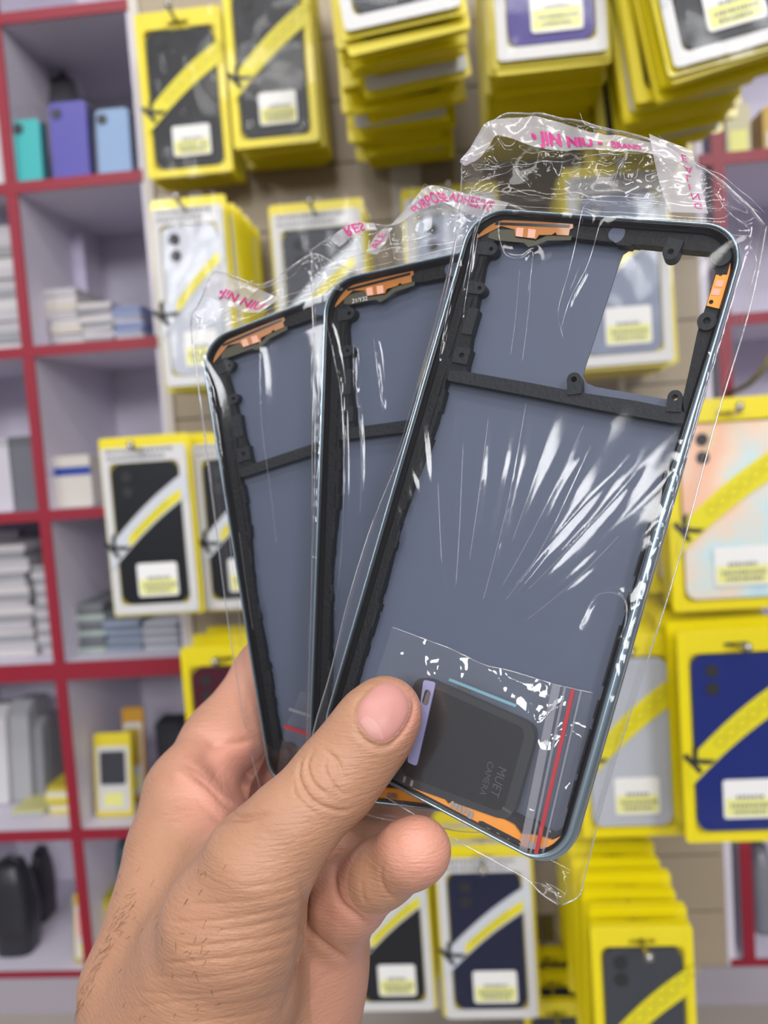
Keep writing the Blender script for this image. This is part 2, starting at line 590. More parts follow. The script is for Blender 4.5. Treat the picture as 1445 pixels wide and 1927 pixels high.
stack('in the iridescent case pile at the right edge', 1252, 1490, 748, 1152, .85, 'Y', 'rainbow', 5, 'yellow framed package with an iridescent silver case right of the front bag')
stack('in the white case pile under the iridescent one', 1078, 1270, 1195, 1588, .90, 'Y', 'white', 8, 'yellow framed package with a white case beside the lower edge of the front bag')
stack('in the dark blue case pile at the right edge', 1276, 1494, 1184, 1598, .83, 'Y', 'blue', 7, 'yellow framed package with a dark blue case below the iridescent one')
stack('in the yellow topped pile at the bottom right', 1112, 1300, 1742, 2130, .80, 'Y', 'graphite', 11, 'yellow package with a dark grey case and hook tip at the bottom right', jit=1.4)
stack('in the navy case pile under the front bag', 812, 1000, 1595, 1940, .95, 'W', 'navy', 5, 'white edged package with a navy case below the little finger')
stack('in the pile half hidden by the palm', 640, 802, 1590, 1925, .97, 'W', 'black', 4, 'white edged package with a black case half hidden by the palm')
stack('in the maroon case pile by the index finger', 336, 500, 1216, 1560, 1.0, 'Y', 'maroon', 3, 'yellow framed package with a maroon case left of the index finger')
stack('low in the gap right of the navy case', 985, 1105, 1884, 2180, 1.0, 'Y', 'graphite', 3, 'yellow topped package low in the gap right of the navy case')
# ------------------------------------------------------------------ goods on the shelves
def px_box(name, label, cat, x0, x1, y0, y1, Y, depth, m, group=None, tilt=0.0, r=.003):
    """box whose front stands at depth plane Y and fills the given pixels"""
    a = at(x0, (y0 + y1) / 2, Y); b = at(x1, (y0 + y1) / 2, Y); c = at((x0 + x1) / 2, y0, Y); e = at((x0 + x1) / 2, y1, Y)
    w = b[0] - a[0]; h = c[2] - e[2]
    root = thing(name, ((a[0] + b[0]) / 2, Y, e[2]), label, cat, group, (math.radians(tilt), 0, 0))
    return root, w, h


def local(root, name, V, F, m, label=None, smooth=False, parent=None):
    o = link(name, mesh(name, V, F, m, smooth), parent or root, label)
    return o


def slab(root, name, w, h, d, m, r=.004, y0=0.0, parent=None, label=None):
    V, F = plate(rrect(-w / 2, 0, w / 2, h, min(r, w * .3, h * .3), 4), [], -d, 0)
    return local(root, name, [(v[0], y0 - v[2], h - v[1]) for v in V], F, m, label, parent=parent)


C = lambda n, rgb, r=.45: M.setdefault(n, mat(n, rgb, r))
floor_z = lambda i: SH_L[i] + (.0115 if i == 4 else .0065)


def cased(label, x0, x1, y0, yb, Y, rgb, tilt=-4):
    root, w, h = px_box('boxed_phone_case', label, 'phone case', x0, x1, y0, yb, Y, .02, None, 'cases standing on the upper left shelf', tilt)
    slab(root, 'case_body', w, h, .012, C('c%d_%d' % rgb[:2], rgb, .35), .006)
    b = slab(root, 'backing', w * 1.1, h * 1.02, .004, C('case_backing', (60, 62, 78)), .004, .014)
    V, F = plate([(-.3 * w + .007 * math.cos(a * .7854), .14 * h + .007 * math.sin(a * .7854)) for a in range(8)], [], 0, .002)
    local(root, 'camera_ring', [(v[0], -v[2], h - v[1]) for v in V], F, C('ring', (50, 50, 60)))
    s = slab(root, 'clear_wrap', w * 1.08, h * 1.2, .022, M['sleeve'], .004, -.006)
    root.location.z = floor_z(1) + .001


cased('teal phone case in clear wrap, at the outer end of its shelf', 24, 74, 205, 328, YS + .008, (60, 178, 178))
cased('purple phone case in clear wrap between the teal and pale blue ones', 92, 162, 172, 328, YS + .02, (88, 82, 168))
cased('pale blue phone case in clear wrap standing nearest the slat wall', 180, 242, 188, 326, YS + .03, (140, 168, 204))


def sheets(where, i, x0, x1, ytop, Y, rgbs, n, name='slim_box', cat='box', depth=.12):
    """a pile of n slim boxes on shelf i, up to pixel ytop"""
    a = at(x0, ytop, Y); b = at(x1, ytop, Y); z0 = floor_z(i); H = a[2] - z0; t = H / n; w = b[0] - a[0]; cx = (a[0] + b[0]) / 2
    for k in range(n):
        dx = random.uniform(-.003, .003); o = ORD[k]
        root = thing(name, (cx + dx, Y + random.uniform(0, .008), z0 + k * t + .0002), f'{o} slim box from the bottom, pile {where}', cat, 'slim boxes piled ' + where,
                     (0, 0, random.uniform(-.05, .05)))
        rgb = rgbs[k % len(rgbs)]
        m_ = C('paper_%d_%d_%d' % rgb, rgb, .55)
        V, F = plate(rrect(-w / 2, 0, w / 2, depth, .003, 2), [], 0, t * .72)
        local(root, 'tray', V, F, m_)
        V, F = plate(rrect(-w / 2 - .0006, -.0006, w / 2 + .0006, depth + .0006, .003, 2), [], t * .45, t * .94)
        local(root, 'lid', V, F, m_)


W1, W2, G1, G2, B1 = (205, 200, 200), (188, 184, 188), (150, 150, 154), (110, 110, 116), (128, 140, 178)
sheets('by the second shelf upright', 2, 82, 142, 545, YS + .05, [W1, W2, (200, 192, 180)], 8)
sheets('in mid second shelf', 2, 143, 207, 572, YS + .05, [W2, G1, W1], 9)
sheets('bluish, beside the slat wall', 2, 210, 264, 578, YS + .05, [B1, W2, (150, 160, 190)], 7)
sheets('in the outer second shelf', 2, -60, 28, 428, YS + .04, [W1, G1, W2, W2], 12)
sheets('greenish, under the black case package', 4, 122, 190, 1140, YS + .05, [(170, 184, 176), G2, (120, 124, 130)], 9)
sheets('bluish, under the black case package', 4, 192, 262, 1165, YS + .05, [(150, 164, 186), (120, 128, 140)], 8)
sheets('pale, under the black case package', 4, 264, 332, 1172, YS + .05, [(190, 194, 204), G1], 7)
sheets('by the tall grey card', 4, -50, 42, 1030, YS + .05, [W1, W2, G1], 16)
sheets('right of the tall grey card', 4, 56, 96, 1066, YS + .05, [W2, G1], 14)
sheets('of yellow trays', 5, 84, 146, 1484, YS + .05, [(222, 206, 90), (226, 222, 200), (196, 178, 50)], 6)
sheets('of low yellowish trays', 5, 16, 80, 1530, YS + .05, [(214, 210, 140), (206, 216, 214)], 3)


def simple_box(label, name, cat, x0, x1, y0, y1, Y, depth, rgb, i, stripe=None, tilt=0, group=None, r=.003, lid=True):
    root, w, h = px_box(name, label, cat, x0, x1, y0, y1, Y, depth, None, group, tilt)
    root.location.z = floor_z(i) + .0003
    h = at((x0 + x1) / 2, y0, Y)[2] - floor_z(i)
    slab(root, 'body', w, h, depth, C('box_%d_%d_%d' % rgb, rgb), r)
    if stripe:
        s = slab(root, 'stripe', w * 1.004, h * .16, .0006, C('stripe_%d_%d_%d' % stripe, stripe), .001, -.0007)
        s.location.z = h * .62
    elif lid:
        s = slab(root, 'lid', w * 1.02, h * .12, depth + .001, C('lid_%d_%d_%d' % rgb, tuple(int(c * .86) for c in rgb)), r, -.0006)
        s.location.z = h * .885
    return root, w, h


simple_box('white carton with a blue stripe on the third shelf', 'carton', 'box', 88, 172, 858, 962, YS + .03, .12, (206, 200, 192), 3, stripe=(32, 60, 150))
simple_box('dark grey box beside the upright in the outer column', 'carton', 'box', 24, 66, 822, 962, YS + .03, .12, (104, 104, 112), 3)
simple_box('pale box at the frame edge beside the dark grey box', 'carton', 'box', -50, 20, 826, 962, YS + .03, .12, (196, 192, 200), 3)
simple_box('white block of cards standing at the frame edge on the top shelf', 'carton', 'box', -60, 8, 210, 340, YS + .03, .10, (200, 196, 198), 1)
simple_box('pale lavender card standing behind the piles on the second shelf', 'price_card', 'card', 118, 158, 440, 520, YS + .16, .004, (206, 198, 222), 2, lid=False)
simple_box('tall grey card standing in the outer column', 'price_card', 'card', -40, 46, 1000, 1240, YS + .19, .02, (186, 184, 188), 4, lid=False)
for k, (x0, x1, y0, rgb, lab) in enumerate(((-30, 24, 1330, (206, 204, 206), 'white grey bundle at the frame edge on the fifth shelf'),
                                             (26, 66, 1320, (168, 168, 172), 'mid grey bundle of sleeves leaning on the fifth shelf'),
                                             (68, 92, 1350, (140, 140, 146), 'narrow dark grey bundle of sleeves beside the yellow trays'))):
    root, w, h = simple_box(lab, 'sleeve_bundle', 'bundle', x0, x1, y0, 1560, YS + .11 + .01 * k, .05, rgb, 5, tilt=-6, lid=False)
    for q in range(3):
        s = slab(root, 'sleeve', w * .9, h * (.98 - .05 * q), .003, C('box_%d_%d_%d' % rgb, rgb), .003, -.006 - .005 * q)


def leaning(label, x0, x1, y0, y1, Y, i, frame_rgb, case_rgb, tilt=-8, roll=0):
    root, w, h = px_box('shelved_case_package', label, 'phone case package', x0, x1, y0, y1, Y, .01, None, None, tilt)
    root.location.z = floor_z(i) + .001
    root.rotation_euler = (math.radians(tilt), math.radians(roll), 0)
    slab(root, 'card', w, h, .006, C('box_%d_%d_%d' % frame_rgb, frame_rgb), .003)
    s = slab(root, 'inner_frame', w * .86, h * .78, .001, M['white_card'], .003, -.001); s.location.z = h * .06
    s = slab(root, 'case_window', w * .68, h * .40, .001, C('win_%d_%d_%d' % case_rgb, case_rgb), .003, -.002); s.location.z = h * .38
    s = slab(root, 'price_label', w * .5, h * .16, .001, M['label_yellow'], .002, -.002); s.location.z = h * .12
    return root


leaning('yellow package with a dark case standing on the fifth shelf', 176, 246, 1405, 1556, YS + .04, 5, (226, 206, 40), (52, 54, 62))
leaning('orange yellow package edge behind the one with the dark case', 232, 272, 1385, 1556, YS + .09, 5, (206, 150, 30), (190, 160, 60))
leaning('small yellow package with an iridescent case leaning on the bottom shelf upright', 132, 178, 1670, 1790, YS + .02, 6, (196, 170, 60), (240, 176, 160), tilt=-10)
simple_box('narrow black box behind the yellow packages on the fifth shelf', 'carton', 'box', 156, 182, 1352, 1440, YS + .14, .04, (46, 46, 40), 5)
simple_box('dark package beside the index finger on the fifth shelf', 'carton', 'box', 300, 345, 1360, 1556, YS + .12, .04, (44, 46, 54), 5)


def pouch(label, x0, x1, y0, y1, Y, rgb, zfloor, group=None):
    """soft dark pouch standing on a shelf: bulged, with a gathered top"""
    a = at(x0, y0, Y); b = at(x1, y1, Y)
    w = b[0] - a[0]; h = a[2] - zfloor
    root = thing('pouch', ((a[0] + b[0]) / 2, Y, zfloor + .0005), label, 'pouch', group)
    n, mr = 20, 14; V = []; F = []
    sd = random.random() * 30
    for i in range(mr + 1):
        t = i / mr
        prof = (.86 + .14 * math.sin(math.pi * min(1, t * 1.25))) * (1 - .35 * max(0, t - .8) / .2)
        for k in range(n):
            an = 2 * math.pi * k / n
            cx, cy = math.cos(an), math.sin(an)
            sq = (abs(cx) ** 4 + abs(cy) ** 4) ** -.25
            rr = prof * (1 + .07 * mnoise.noise((cx * 2 + sd, cy * 2, t * 5)))
            V.append((cx * sq * w / 2 * rr, .03 + cy * sq * .028 * rr, t * h))
    for i in range(mr):
        for k in range(n):
            F.append((i * n + k, i * n + (k + 1) % n, (i + 1) * n + (k + 1) % n, (i + 1) * n + k))
    F.append(tuple(range(n - 1, -1, -1))); F.append(tuple(mr * n + k for k in range(n)))
    local(root, 'body', V, F, C('pouch_%d_%d_%d' % rgb, rgb, .3), smooth=True)
    mb = MB().tube([(-.3 * w, .03, h * .97), (0, .03, h * 1.06), (.3 * w, .03, h * .97)], .003, 6)
    local(root, 'loop', mb.V, mb.F, C('pouch_loop', (70, 70, 78), .4), smooth=True)


pouch('dark grey pouch behind the teal and purple phone cases', 70, 150, 140, 320, YS + .12, (64, 62, 68), floor_z(1))
pouch('large black pouch at the frame edge on the bottom left shelf', -40, 56, 1640, 1812, YS + .03, (44, 44, 50), floor_z(6))
pouch('black pouch standing behind the large one on the bottom left shelf', 44, 88, 1616, 1790, YS + .12, (52, 46, 54), floor_z(6))
pouch('grey teal pouch on the bottom shelf beside the wrist', 196, 250, 1600, 1720, YS + .10, (70, 96, 104), floor_z(6))
simple_box('small yellow box on the bottom shelf beside the wrist', 'carton', 'box', 196, 240, 1690, 1800, YS + .05, .04, (206, 190, 40), 6)
fr = lambda i: SH_R[i] + .0065
for lab, x0, x1, y0, rgb, i, Y in (('cream package standing on the upper right shelf', 1366, 1412, 196, (196, 188, 150), 1, YS + .05),
                                    ('grey book like box left of the upright on the upper right shelf', 1318, 1344, 222, (150, 152, 160), 1, YS + .05),
                                    ('olive yellow box at the frame edge on the upper right shelf', 1436, 1475, 200, (196, 160, 60), 1, YS + .06)):
    root, w, h = px_box('carton', lab, 'box', x0, x1, y0, 290, Y, .05, None)
    root.location.z = fr(i) + .0003
    h = at((x0 + x1) / 2, y0, Y)[2] - fr(i)
    slab(root, 'body', w, h, .05, C('box_%d_%d_%d' % rgb, rgb), .003)
    s = slab(root, 'label_panel', w * .7, h * .4, .0008, M['label_yellow'] if rgb[2] > 155 - 6 else M['white_card'], .002, -.0009); s.location.z = h * .15
pouch('black pouch left of the red upright at the bottom right', 1305, 1350, 1605, 1790, YS + .04, (52, 52, 58), fr(6))
pouch('grey pouch against the red upright at the bottom right', 1352, 1398, 1612, 1790, YS + .08, (92, 94, 98), fr(6))
pouch('pale grey pouch right of the red upright at the bottom right', 1418, 1470, 1610, 1790, YS + .05, (128, 128, 134), fr(6))
# cable looping out behind the iridescent package
pts = [at(x, y, Y) for x, y, Y in ((1360, 742, 1.16), (1385, 735, 1.13), (1410, 722, 1.10), (1432, 700, 1.08), (1450, 668, 1.08), (1475, 640, 1.10), (1500, 650, 1.13))]
tag(MB().tube(pts, .0035, 8).part('cable', C('olive_cable', (120, 112, 70), .4), None, True), 'olive cable looping above the iridescent case package', 'cable')
# ------------------------------------------------------------------ light: ceiling tubes and the bright shop around
wd = bpy.data.worlds.new('shop'); SC.world = wd; wd.use_nodes = True
bg = wd.node_tree.nodes['Background']
wn = wd.node_tree
tcw = wn.nodes.new('ShaderNodeTexCoord'); sp = wn.nodes.new('ShaderNodeSeparateXYZ'); rp = wn.nodes.new('ShaderNodeValToRGB')
mr = wn.nodes.new('ShaderNodeMapRange'); mr.inputs['From Min'].default_value = -1; mr.inputs['From Max'].default_value = 1
wn.links.new(tcw.outputs['Generated'], sp.inputs[0]); wn.links.new(sp.outputs['Z'], mr.inputs['Value']); wn.links.new(mr.outputs[0], rp.inputs['Fac'])
e = rp.color_ramp.elements
e[0].position = .25; e[0].color = (.12, .12, .13, 1); e[1].position = .85; e[1].color = (.55, .56, .62, 1)
k = e.new(.5); k.color = (.56, .56, .62, 1)
wn.links.new(rp.outputs['Color'], bg.inputs['Color']); bg.inputs['Strength'].default_value = .75


def area(name, loc, target, sx, sy, power, col=(1, 1, 1)):
    ld = bpy.data.lights.new(name, 'AREA'); ld.shape = 'RECTANGLE'; ld.size = sx; ld.size_y = sy; ld.energy = power; ld.color = col
    o = bpy.data.objects.new(name, ld); COL.objects.link(o)
    o.location = loc
    d = Vector(target) - Vector(loc)
    o.rotation_euler = d.to_track_quat('-Z', 'Y').to_euler()
    return o


area('ceiling_tube', (-.55, -.15, 2.75), (-.2, .6, 1.2), 1.3, .10, 8, (1, .98, .95))
area('ceiling_tube', (.45, -.25, 2.75), (.2, .6, 1.2), 1.3, .10, 8, (1, .98, .95))
area('ceiling_tube', (0, -1.0, 2.7), (0, .6, 1.3), 1.6, .12, 12, (1, .98, .95))
# first panel is the glare on the front bag; the rest are added cubby fill
area('glare_or_fill_panel', (-1.47, -2.37, 2.7), (.03, .24, 1.44), .27, .2, 6, (1, 1, 1))
for x, y in ((1.3, -2.6), (-.2, -3.4), (-1.9, -4.4), (1.6, -4.6)):
    area('glare_or_fill_panel', (x, y, 2.7), (0, .6, 1.3),   .6, .6, 38, (.97, .98, 1))
# ------------------------------------------------------------------ phone frames held in the hand
FW, FH = 76.0, 165.0


class Sheet:
    """a slightly twisted rectangle in space; (u right, v down) in mm, w in mm towards the viewer"""
    def __init__(s, TL, TR, BR, BL):
        s.c = [pc(*p) * 1000.0 for p in (TL, TR, BR, BL)]

    def cam(s, U, V, W):
        U = np.asarray(U, float); V = np.asarray(V, float); W = np.asarray(W, float)
        a = (U / FW)[..., None]; b = (V / FH)[..., None]
        TL, TR, BR, BL = s.c
        p = TL * (1 - a) * (1 - b) + TR * a * (1 - b) + BR * a * b + BL * (1 - a) * b
        du = (TR - TL) * (1 - b) + (BR - BL) * b
        dv = (BL - TL) * (1 - a) + (BR - TR) * a
        n = -np.cross(du, dv); n /= np.linalg.norm(n, axis=-1)[..., None]
        return p + n * W[..., None]

    def world(s, uvw):
        A = np.asarray(uvw, float).reshape(-1, 3)
        return c2w(s.cam(A[:, 0], A[:, 1], A[:, 2]) / 1000.0)

    def px(s, u, v, w):
        c = s.cam(u, v, w)
        return np.array([c[0] / c[2] * FPX + CX, c[1] / c[2] * FPX + CY])

    def uv(s, px, py, w=0.0):
        x = np.array([FW / 2, FH / 2])
        for _ in range(14):
            f = s.px(x[0], x[1], w) - np.array([px, py])
            e = .05
            J = np.array([(s.px(x[0] + e, x[1], w) - s.px(x[0] - e, x[1], w)) / (2 * e), (s.px(x[0], x[1] + e, w) - s.px(x[0], x[1] - e, w)) / (2 * e)]).T
            x = x - np.clip(np.linalg.solve(J, f), -60, 60)
        return x


S1 = Sheet((889, 387, .2580), (1413, 422, .2260), (1061, 1652, .2240), (594, 1404, .2540))
S2 = Sheet((609, 528, .2900), (1052, 430, .2600), (1016, 1552, .2600), (576, 1499, .2860))
S3 = Sheet((373, 643, .3120), (780, 484, .2940), (905, 1440, .2940), (509, 1490, .3120))

M['rim'] = mat('frame_rim_metal', (150, 168, 178), .22, metal=.85)
M['black_plastic'] = mat('black_frame_plastic', (13, 14, 18), .45, bump=.2, bscale=900, spec=.22)
M['bar_plastic'] = mat('dark_grey_plastic', (27, 29, 34), .5, bump=.2, bscale=900, spec=.25)
M['gloss_black'] = mat('glossy_inner_wall', (9, 10, 12), .16)
M['grey_panel'] = mat('grey_backing_film', (74, 82, 102), .55, var=.03, vscale=30)
M['flex'] = mat('orange_flex_cable', (242, 150, 20), .35, coat=.3, var=.08, vscale=300)
M['flex_dark'] = mat('copper_flex_cable', (172, 104, 24), .3, coat=.4, var=.1, vscale=250)
M['pad'] = mat('pink_copper_pad', (226, 164, 140), .4)
M['olive'] = mat('olive_flex_stiffener', (64, 60, 40), .5)
M['silver'] = mat('spring_contact', (215, 216, 216), .2, metal=.9)
M['print_white'] = mat('white_print', (215, 215, 215), .6)


def L1(pts, w, e=1.7):
    out = []
    for x, y in pts:
        u, v = S1.uv(x, y, w)
        u = min(max(u, e), FW - e); v = min(max(v, e), FH - e)
        r = 9.0                                     # keep inside the rounded corners
        for cu, cv, su, sv in ((r, r, -1, -1), (FW - r, r, 1, -1), (r, FH - r, -1, 1), (FW - r, FH - r, 1, 1)):
            du, dv = u - cu, v - cv
            if du * su > 0 and dv * sv > 0:
                q = math.hypot(du, dv); lim = r - e
                if q > lim: u, v = cu + du / q * lim, cv + dv / q * lim
        out.append((u, v))
    return out


_rng = random.Random(3)


def ragged(pts, step=2.4, amp=.35):
    """long straight stretches get the small steps and notches of moulded plastic"""
    out = []
    for i, p in enumerate(pts):
        q = pts[(i + 1) % len(pts)]
        d = math.hypot(q[0] - p[0], q[1] - p[1]); out.append(p)
        if d < 9: continue
        nx, ny = -(q[1] - p[1]) / d, (q[0] - p[0]) / d
        t = 3.0
        while t < d - 4:
            ln = _rng.uniform(2, 7); a = _rng.choice([0, 0, amp, -amp * .6, amp * 1.6])
            t2 = min(t + ln, d - 2.5)
            if a:
                for tt, k in ((t, 0), (t + .25, 1), (t2 - .25, 1), (t2, 0)):
                    out.append((p[0] + (q[0] - p[0]) * tt / d + nx * a * k, p[1] + (q[1] - p[1]) * tt / d + ny * a * k))
            t = t2 + _rng.uniform(.8, 4)
    return out


W_L = -3.1
INNER = L1([(935, 444), (1000, 449), (1023, 442), (1139, 454), (1273, 468), (1338, 474), (1350, 486), (1333, 560), (1312, 625), (1296, 700), (1284, 752),
            (1293, 803), (1265, 899), (1224, 987), (1202, 1080), (1162, 1211), (1131, 1320), (1078, 1490), (1058, 1560), (1040, 1570),
            (900, 1498), (760, 1418), (690, 1375), (660, 1330), (676, 1255), (722, 1100), (746, 1000), (792, 870), (820, 793), (840, 713),
            (878, 705), (882, 668), (889, 615), (903, 539), (911, 494)], W_L)
INNER = ragged(INNER)
BAR = L1([(846, 697), (880, 700), (1000, 721), (1093, 739), (1199, 755), (1282, 772), (1290, 780), (1294, 797), (1265, 796), (1125, 771), (1000, 746), (843, 716)], -3.0)
HOLE = L1([(1166, 492), (1172, 478), (1184, 470), (1200, 467), (1330, 478), (1344, 483), (1350, 492), (1340, 560), (1322, 625), (1310, 680), (1291, 748), (1282, 756), (1120, 728), (1104, 721), (1097, 708), (1101, 690)], -6.4)
TABS = {'hang': (1262, 474, 2.1, 1273, 450), 'mid': (1080, 714, 1.9, 1081, 742), 'low': (1270, 748, 1.9, 1267, 775), 'sq': (869, 669, 1.9, 858, 672)}
RINGS = [(1357, 482, 2.5), (1330, 604, 2.4)]
FLEX_TOP = L1([(903, 427), (913, 410), (958, 406), (1081, 410), (1078, 429), (1072, 432), (1070, 443), (1048, 442), (1045, 437), (1038, 442), (1014, 442), (1008, 450),
               (970, 444), (968, 432), (943, 425), (920, 437), (898, 448)], -2.6)
SLOTS = [L1([(933, 418), (1072, 423), (1071, 428), (931, 423)], -2.5), L1([(948, 410), (1060, 414), (1060, 418), (947, 414)], -2.5)]
PADS_TOP = [L1([(972, 428), (985, 429), (983, 446), (970, 444)], -2.4), L1([(994, 430), (1008, 432), (1006, 448), (992, 447)], -2.4)]
OLIVE_TOP = L1([(923, 432), (968, 432), (970, 447), (1008, 453), (1028, 444), (1076, 444), (1074, 452), (1030, 453), (1010, 461), (994, 465), (986, 457), (933, 452), (918, 447)], -2.9)
FLEX_R = L1([(1374, 462), (1385, 470), (1392, 487), (1389, 510), (1373, 559), (1359, 574), (1354, 581), (1329, 575), (1347, 517), (1368, 517), (1377, 484), (1371, 470)], -2.4)
PADS_R = [L1([(1349, 527), (1363, 528), (1359, 540), (1345, 539)], -2.3), L1([(1342, 543), (1356, 544), (1353, 556), (1338, 555)], -2.3)]
DOT_R = [(1338, 568), (1356, 515)]
FLEX_B = L1([(645, 1377), (673, 1385), (705, 1415), (750, 1447), (795, 1468), (805, 1481), (831, 1495), (843, 1513), (855, 1505), (885, 1513), (910, 1530), (940, 1537), (967, 1553), (980, 1570), (1005, 1571), (1020, 1575), (1039, 1581), (1057, 1573), (1066, 1570), (1062, 1592), (1046, 1614), (1018, 1622), (988, 1616), (940, 1588), (880, 1556), (848, 1538), (800, 1512), (745, 1480), (690, 1444), (640, 1410)], -1.8)
SLOT_B = L1([(900, 1545), (907, 1545), (977, 1581), (981, 1587), (973, 1591), (900, 1553)], -1.7)
CONTACTS = [(757, 1497), (716, 1470), (846, 1548), (868, 1560), (994, 1619), (1010, 1623)]
FLEX_DOTS = [(920, 1557), (938, 1566), (958, 1575), (883, 1539)]


def phone_frame(S, label, top_flex, loc_uv=(38, 165)):
    root = thing('phone_housing', tuple(S.world([(loc_uv[0], loc_uv[1], -4)])[0]), label, 'phone frame', 'grey backed phone frames fanned out in the hand')

    def add(name, VF, m, parent=None, lab=None, smooth=False):
        return part(name, S.world(VF[0]), VF[1], m, parent or root, smooth, lab)
    # metal rim: profile swept round a rounded rectangle
    prof = [(1.0, -7.2), (.6, -7.2), (.15, -6.6), (0, -5.8), (0, -4.6), (.28, -4.45), (.28, -4.1), (0, -3.95), (0, -1.3), (.15, -.45), (.45, -.02), (.7, -.05), (.95, -.35), (1.0, -1.2)]
    ns = []
    V = []; Fc = []
    n = None
    for (ins, w) in prof:
        lp = subdiv(rrect(0, 0, FW, FH, 10.5, 12), 6)
        # inset by scaling about the corner-safe centre line
        ir = lambda y: ins * (1 + 1.6 * min(1, max(0, (y - 18) / 60)))     # the right side widens and slopes outward lower down
        q = [(ins + x * (FW - ins - ir(y)) / FW, FH / 2 + (y - FH / 2) * (FH - 2 * ins) / FH, w) for x, y in lp]
        n = len(q); V += q
    k = len(prof)
    for i in range(k):
        for j in range(n):
            a, b = i * n + j, i * n + (j + 1) % n
            c, d = ((i + 1) % k) * n + (j + 1) % n, ((i + 1) % k) * n + j
            Fc.append((a, b, c, d))
    add('rim', (V, Fc), M['rim'], None, None, True)
    # glossy black wall inside the rim
    V = []; Fc = []
    prof = [(.95, -.7), (1.25, -.55), (1.5, -.9), (1.6, -2.1), (2.1, -2.3), (2.3, -3.2)]
    for (ins, w) in prof:
        lp = subdiv(rrect(0, 0, FW, FH, 10.5, 12), 6)
        V += [(ins + x * (FW - 2 * ins - 1.6 * min(1, max(0, (y - 18) / 60))) / FW, FH / 2 + (y - FH / 2) * (FH - 2 * ins) / FH, w) for x, y in lp]
    for i in range(len(prof) - 1):
        for j in range(n):
            Fc.append((i * n + j, i * n + (j + 1) % n, (i + 1) * n + (j + 1) % n, (i + 1) * n + j))
    add('inner_wall', (V, Fc), M['gloss_black'], None, None, True)
    mb = MB().add(*plate(rrect(1.2, 1.2, FW - 1.3, FH - 1.2, 9.4, 8), [INNER], -7.0, W_L, 8))
    for (u, v0, v1, w) in ((4.6, 12, 150, W_L), (71.6, 60, 150, W_L), (6.3, 14, 46, W_L)):   # moulded ribs along the ledge
        v = v0
        while v < v1:
            ln = _rng.uniform(3, 16)
            V, F_ = plate([(u, v), (u + .55, v), (u + .55, min(v + ln, v1)), (u, min(v + ln, v1))], [], w - .1, w + .5)
            mb.add(V, F_); v += ln + _rng.uniform(.6, 5)
    led = add('inner_frame', (mb.V, mb.F), M['black_plastic'])
    for v in (78, 98, 122): add('clip_slot', plate(rrect(5.2, v, 5.6, v + 5.0, .15, 3), [], W_L, W_L + .6), M['bar_plastic'], led, 'small grey clip in the black ledge')
    add('back_panel', plate(rrect(2.2, 2.2, FW - 2.2, FH - 2.2, 9, 8), [HOLE], -7.1, -6.4, 8), M['grey_panel'], None, 'smooth grey backing with a camera cutout')
    add('crossbar', plate(BAR, [], -6.6, -2.8, 8), M['bar_plastic'])
    for key, (x, y, r, sx, sy) in TABS.items():
        c = S1.uv(x, y, -2.4); st = S1.uv(sx, sy, -2.4)
        d = st - c; ln = np.linalg.norm(d); d /= ln; nrm = np.array([-d[1], d[0]])
        ang0 = math.atan2(d[1], d[0])
        if key == 'sq':
            pts = [(c[0] - 2.4, c[1] - 2.4), (c[0] + 2.2, c[1] - 2.4), (c[0] + 2.2, c[1] + 2.4), (c[0] - 2.4, c[1] + 2.4)]
        else:
            pts = [tuple(c + r * np.array([math.cos(ang0 + a), math.sin(ang0 + a)])) for a in np.linspace(math.pi / 2, 3 * math.pi / 2, 12)]
            pts += [tuple(st - nrm * r), tuple(st + nrm * r)]
        hole = [(c[0] + .8 * math.cos(a), c[1] + .8 * math.sin(a)) for a in np.linspace(0, 2 * math.pi, 12, endpoint=False)]
        add('screw_boss', plate(pts, [hole], -6.4, -2.2), M['bar_plastic'])
    for (x, y, r) in RINGS:
        c = S1.uv(x, y, -2.0)
        o = [(c[0] + r * math.cos(a), c[1] + r * math.sin(a)) for a in np.linspace(0, 2 * math.pi, 24, endpoint=False)]
        h = [(c[0] + .4 * r * math.cos(a), c[1] + .4 * r * math.sin(a)) for a in np.linspace(0, 2 * math.pi, 16, endpoint=False)]
        bo = add('screw_boss', plate(o, [h], -6.4, -1.9), M['bar_plastic'])
        add('screw_hole', plate([(c[0] + (p[0] - c[0]) * 1.02, c[1] + (p[1] - c[1]) * 1.02) for p in h], [], -5.6, -5.0), M['gloss_black'], bo)
    for v, u, r in ((11.5, 8.3, 1.9), (23.5, 8.2, 1.8), (33.5, 8.6, 1.3)):
        if v > 30:
            add('screw_boss', plate(rrect(u - 2.2, v - 4, u + 1.1, v + 4, .4, 2), [], -6.4, -2.6), M['bar_plastic']); continue
        o = [(u + r * math.cos(a), v + r * math.sin(a)) for a in np.linspace(-math.pi / 2, math.pi / 2, 12)] + [(u - 4, v + r), (u - 4, v - r)]
        h = [(u + .62 * math.cos(a), v + .62 * math.sin(a)) for a in np.linspace(0, 2 * math.pi, 12, endpoint=False)]
        add('screw_boss', plate(o, [h], -6.4, -2.4), M['bar_plastic'])
    # flex cables
    f = add('flex_cable', plate(FLEX_TOP, [], -3.0, -2.6), M[top_flex], None, 'copper orange flex cable in the top corner')
    for sl in SLOTS: add('slot', plate(sl, [], -2.7, -2.48), M['gloss_black'], f)
    for pd in PADS_TOP: add('contact_pad', plate(pd, [], -2.6, -2.45), M['pad'], f)
    add('stiffener', plate(OLIVE_TOP, [], -3.1, -2.85), M['olive'], f)
    f = add('flex_cable', plate(FLEX_R, [], -3.0, -2.4), M['flex'], None, 'bright orange flex cable in the right corner')
